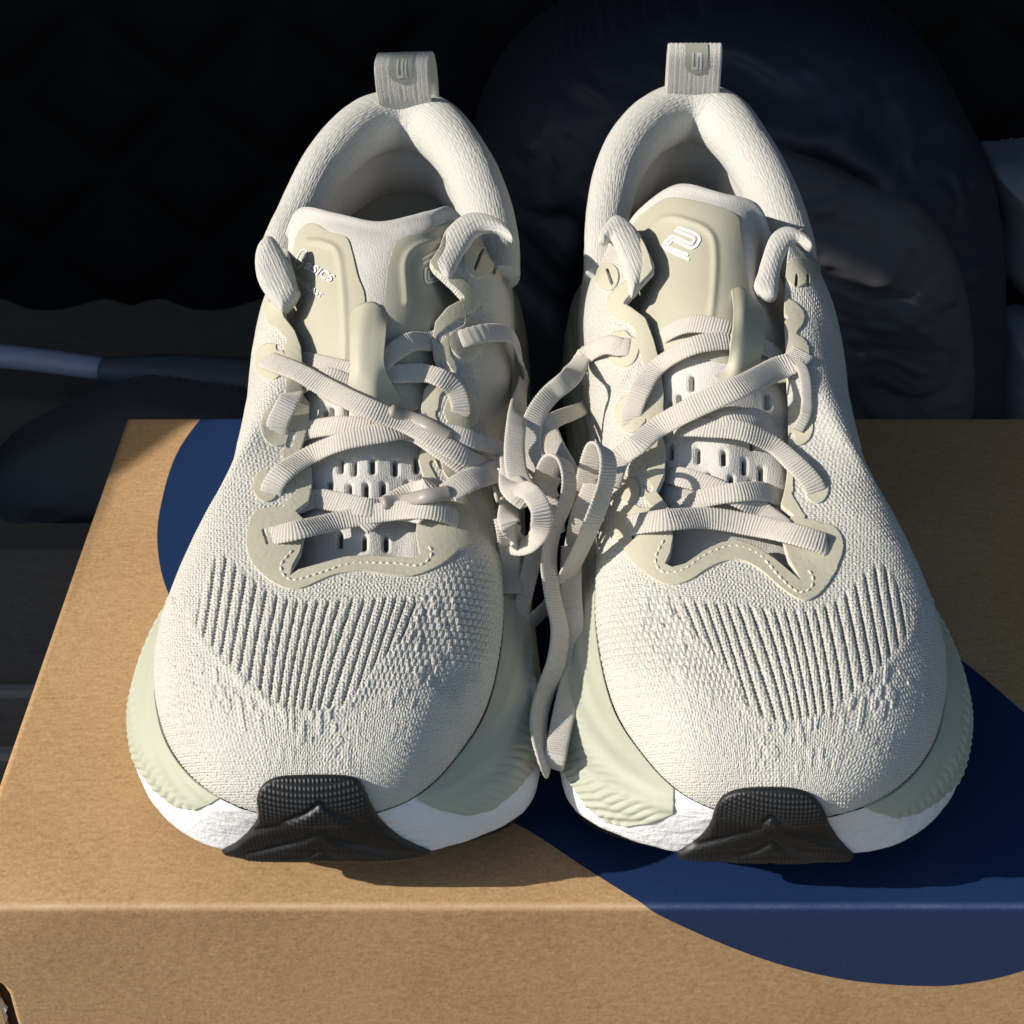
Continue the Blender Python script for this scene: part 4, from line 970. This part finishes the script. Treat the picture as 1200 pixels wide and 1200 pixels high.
# inside the throat the straps float above the tongue
laces(rootL, PL, [
    ([(520, 392, -.15), (500, 403, .12), (478, 407, .3), (456, 420, .14), (440, 436, .05)], W),
    ([(340, 424, -.2), (358, 428, .15), (385, 433, .2), (410, 437, .1), (432, 440, .06), (460, 441, .12), (490, 444, .3), (515, 450, .3), (532, 461, .16), (540, 478, .05), (540, 486, -.12)], W),
    ([(324, 508, -.12), (327, 494, .06), (338, 474, .25), (356, 460, .3), (385, 449, .35), (410, 452, .15), (432, 446, .05)], W),
    ([(345, 508, -.2), (366, 508, .15), (400, 507, .35), (440, 508, .4), (480, 517, .5), (515, 536, .45), (545, 560, .35), (556, 572, .05)], W),
    ([(317, 578, -.12), (321, 570, .05), (335, 558, .25), (370, 542, .4), (410, 527, .55), (450, 518, .6), (480, 510, .55), (498, 500, .3), (512, 488, -.1)], W),
    ([(345, 588, -.25), (372, 588, .12), (400, 592, .2), (430, 600, .3), (470, 606, .3), (500, 610, .2)], W),
    ([(425, 622, .2), (450, 602, .3), (480, 585, .35), (500, 574, .2), (518, 560, -.2)], W),
    ([(306, 632, -.15), (312, 632, .06), (350, 627, .22), (400, 619, .4), (450, 609, .45), (500, 606, .35), (528, 608, .12), (537, 609, -.12)], W),
    ([(310, 418, -.1), (320, 427, .08), (350, 444, .35), (390, 466, .6), (430, 490, .75), (470, 512, .85), (510, 534, .75), (545, 552, .6), (580, 566, .45), (606, 580, .4), (622, 590, 'z', 7.4)], W),
    ([(538, 398, -.1), (548, 397, .06), (568, 396, .3), (586, 402, .5, 15), (597, 425, .5, 30), (603, 455, .5, 40), (606, 490, 'z', 8.1, 45), (603, 525, 'z', 7.9, 40), (606, 555, 'z', 7.8, 30), (618, 580, 'z', 7.8)], W),
    ([(520, 521, .75, -10), (545, 532, .8, -12), (575, 545, .8, -15), (600, 563, 'z', 7.8, -10), (622, 585, 'z', 7.8)], dict(wid=.55)),
    ([(523, 590, .5, 10), (545, 578, .7, 10), (575, 568, .85), (602, 572, 'z', 8.0), (620, 586, 'z', 7.9)], dict(wid=.72)),
    # the knot on the inner flank
    ([(572, 584, .35), (584, 594, .5), (596, 610, 'z', 7.3, 10), (604, 628, 'z', 7.0, 20), (612, 640, 'z', 6.6, 20)], dict(wid=.62)),
    ([(585, 566, .5), (604, 569, 'z', 7.9), (622, 578, 'z', 8.2), (634, 598, 'z', 8.1, 15), (633, 620, 'z', 7.7, 25), (621, 637, 'z', 7.2, 30), (604, 640, 'z', 6.8, 30), (592, 630, 'z', 6.4, 20)], dict(wid=.56)),
    ([(590, 606, 'z', 7.0), (594, 625, 'z', 6.9), (597, 648, 'z', 6.5), (599, 672, 'z', 6.2), (600, 696, 'z', 5.9)], dict(wid=.56)),
    ([(634, 600, 'z', 7.0, 60), (628, 640, 'z', 6.4, 70), (616, 690, 'z', 5.8, 60), (609, 730, 'z', 5.2, 50), (611, 770, 'z', 4.6, 40), (620, 805, 'z', 4.1, 30), (630, 830, 'z', 3.3, 20), (640, 842, 'z', 2.6, 10)], dict(wid=.55)),
    ([(614, 560, 'z', 7.0), (632, 575, 'z', 6.9), (646, 600, 'z', 6.6), (650, 625, 'z', 6.3)], W),
])
laces(rootR, PR, [
    ([(770, 398, -.2), (785, 392, .12), (812, 386, .3), (845, 388, .15), (868, 396, .05)], W),
    ([(741, 498, -.12), (741, 486, .05), (752, 462, .25), (775, 436, .35), (810, 415, .4), (845, 403, .15), (870, 404, .06), (895, 412, .15), (915, 432, .2), (922, 445, -.1)], W),
    ([(926, 418, .05), (940, 438, .15, 30), (946, 462, .2, 50), (945, 488, .15, 50), (934, 506, .03, 30)], dict(wid=.34)),
    ([(941, 412, -.05), (930, 428, .15), (900, 443, .55), (860, 468, .75), (820, 492, .8), (780, 515, .75), (750, 536, .65), (730, 552, .6), (712, 568, 'z', 7.6)], dict(wid=.72)),
    ([(788, 478, -.1), (800, 490, .15), (815, 505, .2)], W),
    ([(825, 508, .2), (850, 500, .4), (880, 496, .35), (905, 500, .0), (920, 505, -.3)], W),
    ([(800, 506, .3), (830, 510, .4), (865, 516, .5), (900, 532, .5), (930, 552, .35), (950, 568, .1), (959, 578, -.12)], W),
    ([(775, 552, -.15), (795, 562, .12), (825, 572, .25), (860, 590, .3), (890, 605, .25), (915, 618, .05), (930, 628, -.3)], W),
    ([(775, 612, -.2), (795, 603, .1), (825, 592, .35), (860, 586, .45), (890, 584, .35), (915, 584, -.1)], W),
    ([(736, 618, -.12), (744, 617, .06), (780, 616, .25), (830, 617, .45), (880, 624, .45), (930, 633, .25), (962, 639, .08), (971, 641, -.12)], dict(wid=.7)),
    ([(740, 406, -.1), (728, 409, .06), (712, 410, .22, 10), (690, 424, .3, 50), (668, 442, 'z', 8.4, 65), (645, 462, 'z', 8.2, 60), (630, 482, 'z', 8.0, 40), (622, 505, 'z', 7.8, 20), (624, 535, 'z', 7.5), (640, 560, 'z', 7.2), (652, 572, 'z', 6.8)], dict(wid=.62)),
    ([(700, 470, 'z', 5.2, 20), (680, 480, 'z', 6.4, 40), (650, 492, 'z', 7.6, 40), (632, 505, 'z', 7.6, 30), (628, 530, 'z', 7.4, 10), (636, 560, 'z', 7.1), (646, 585, 'z', 6.8)], dict(wid=.5)),
    ([(640, 500, 'z', 7.2), (650, 525, 'z', 7.0), (664, 550, 'z', 6.9), (672, 575, 'z', 6.6)], W),
    # two long bows hanging between the shoes
    ([(634, 600, 'z', 5.9), (636, 570, 'z', 6.9), (644, 545, 'z', 7.8), (652, 537, 'z', 8.2), (662, 543, 'z', 8.3), (667, 565, 'z', 8.0), (662, 592, 'z', 7.4), (648, 625, 'z', 6.9), (643, 660, 'z', 6.6), (648, 700, 'z', 6.2), (656, 738, 'z', 5.7), (652, 775, 'z', 5.3), (640, 808, 'z', 4.9), (632, 838, 'z', 4.5), (632, 866, 'z', 4.1), (637, 888, 'z', 3.7), (642, 898, 'z', 3.2), (644, 892, 'z', 2.3)], dict(wid=.64, pt=True)),
    ([(682, 610, 'z', 5.8), (686, 580, 'z', 6.8), (692, 548, 'z', 7.9), (699, 527, 'z', 8.5), (708, 526, 'z', 8.8), (713, 545, 'z', 8.6), (708, 575, 'z', 8.0), (696, 608, 'z', 7.5), (682, 640, 'z', 7.1), (668, 668, 'z', 6.5), (655, 692, 'z', 5.6), (640, 712, 'z', 4.9), (620, 730, 'z', 4.4), (600, 738, 'z', 4.1)], dict(wid=.68, pt=True)),
    ([(670, 640, 'z', 6.2), (669, 690, 'z', 5.9), (672, 730, 'z', 5.5), (674, 765, 'z', 5.1), (669, 800, 'z', 4.8), (661, 835, 'z', 4.4), (654, 868, 'z', 4.0), (650, 888, 'z', 3.6), (647, 898, 'z', 3.1), (645, 892, 'z', 2.2)], dict(wid=.6, pt=True)),
    ([(700, 560, 'z', 7.4), (690, 585, 'z', 7.0), (680, 610, 'z', 6.6), (672, 650, 'z', 6.0)], W),
])
# plastic lace tips
lc = [o for o in bpy.data.objects if o.name.startswith('lace') and o.parent == rootL and not o.name.startswith('lace_keeper')]
def tip(keys, par):
    P = []
    for (x, y, l) in keys:
        p, nn = nearest(x, y, PL); P.append(p + nrm(np.array([0, -.5, .85])) * l)
    cap_tube('aglet', P, [.20, .22, .22, .23], 'aglet', par, K=14, flatten=.62)
tip([(463, 500, 1.0), (485, 508, .98), (505, 516, .9), (528, 527, .8)], lc[10]); tip([(452, 599, .62), (475, 596, .62), (500, 592, .6), (527, 588, .6)], lc[11])

# ---------------------------------------------------------------- things lying behind in the boot
def blob(name, poly, Y, depth, m, label, cat, wr=.5, seed=1, relief=None, parent=None, back=True, res=130):
    """a cushion-like body whose outline stands at distance Y, thick in depth"""
    pc_ = smooth_poly(np.array(poly, float), 6); lo, hi = pc_.min(0) - 3, pc_.max(0) + 3
    gx_, gy_ = np.meshgrid(np.linspace(lo[0], hi[0], res), np.linspace(lo[1], hi[1], res), indexing='ij'); Qp = np.stack([gx_.ravel(), gy_.ravel()], 1)
    f = sdf(pc_, Qp); P_ = np.array([bpY(x, y, Y) for x, y in Qp]); sz = min(hi - lo) / 2
    e = np.clip(f / (sz * .8), 0, 1); infl = depth * np.sqrt(np.clip(1 - (1 - e) ** 2, 0, 1))
    wk = wr * (fbm(Qp / np.array([90, 40]) + 3 * fbm(Qp / 120, 2, seed + 5)[:, None], 4, seed) - .5)
    if relief is not None: wk = wk + relief(Qp)
    P_[:, 1] -= infl + wk * sstep(0, 20, f)
    v3, t3, a3 = clip(P_, tri(grid_tris(res, res)), f)
    n3 = vnormals(v3, t3)
    if n3[:, 1].mean() > 0: t3 = t3[:, ::-1]
    v3, t3, _ = rim(v3, t3, np.repeat(np.array([[0, -1.0, 0]]), len(v3), 0), depth * .8)
    if parent is not None: return mesh(name, v3, t3, M[m], parent)
    return mesh(name, v3, t3, M[m], None, label=label, cat=cat)
bag = empty('sleeping_bag', bpY(880, 560, 70), 'big round navy nylon bag with a wrinkled dark grey end, filling the dark right background', 'bag')
def rel(Q_):
    r_ = np.hypot(Q_[:, 0] - 860, (Q_[:, 1] - 300) * 1.0)
    return .5 * np.exp(-((r_ - 215) / 18) ** 2) - .5 * np.exp(-((r_ - 190) / 10) ** 2)
blob('outer_cover', [(548, 330), (552, 200), (590, 110), (660, 50), (760, 15), (880, 5), (1000, 25), (1090, 80), (1145, 160), (1172, 260), (1176, 400), (1165, 500), (1100, 600), (860, 640), (640, 600), (565, 480)], 71, 7, 'navy', '', '', wr=1.5, seed=4, relief=rel, parent=bag)
blob('end_panel', [(690, 330), (700, 230), (740, 170), (830, 150), (930, 180), (1010, 215), (1075, 240), (1120, 300), (1140, 400), (1135, 500), (1080, 590), (860, 620), (720, 560)], 65.0, 2.2, 'greyny', '', '', wr=1.0, seed=9, parent=bag)
False and cap_tube('drawcord', [bpY(1010, 205, 62.5), bpY(1040, 238, 62.3), bpY(1075, 250, 62.3), bpY(1110, 255, 62.6)], [.12], 'greyny', bag)
blob('folded_cloth', [(1158, 195), (1180, 188), (1240, 190), (1300, 250), (1290, 340), (1220, 350), (1185, 330), (1168, 300), (1172, 250)], 74, 3, 'pale', 'pale grey folded cloth at the right edge, upper of two, beside the navy bag', 'cloth', seed=14)
blob('folded_cloth', [(1176, 395), (1210, 385), (1290, 390), (1310, 480), (1240, 500), (1190, 485), (1160, 470)], 72, 3, 'pale', 'pale grey folded cloth at the right edge, lower of two, beside the navy bag', 'cloth', seed=15)
um = empty('umbrella', bpY(130, 440, 72), 'furled umbrella lying on its side at the left, pale blue shaft and dim grey cover', 'umbrella')
cap_tube('shaft', [bpY(-120, 412, 72), bpY(0, 417, 72), bpY(135, 434, 72)], [.62, .6, .58], 'pole', um, K=24)
cap_tube('cover', [bpY(120, 434, 71.6), bpY(160, 438, 71.4), bpY(220, 443, 71.2), bpY(300, 452, 71.1), bpY(400, 462, 71)], [.62, 1.0, 1.2, 1.3, 1.3, 1.3], 'grip', um, K=32)
blob('fabric_bundle', [(-40, 600), (0, 540), (60, 505), (110, 482), (160, 470), (230, 478), (300, 500), (300, 600), (150, 640), (0, 640)], 66, 3, 'dim', 'dark grey bundle of fabric lying behind the left corner of the cardboard box', 'fabric', seed=17, wr=1.2)
V, Q = box_mesh(-50, -17.5, 20, 58, -BOXH, -BOXH + 2.5); mesh('floor_board', V, Q, M['carpet'], kind='structure', smooth=False)
for y in (48.6, 45.2):
    V, Q = box_mesh(-50, -18.5, y, y + .35, -BOXH + 2.5, -BOXH + 2.9); mesh('sill_strip', V, Q, M['sill'], kind='structure', smooth=False)
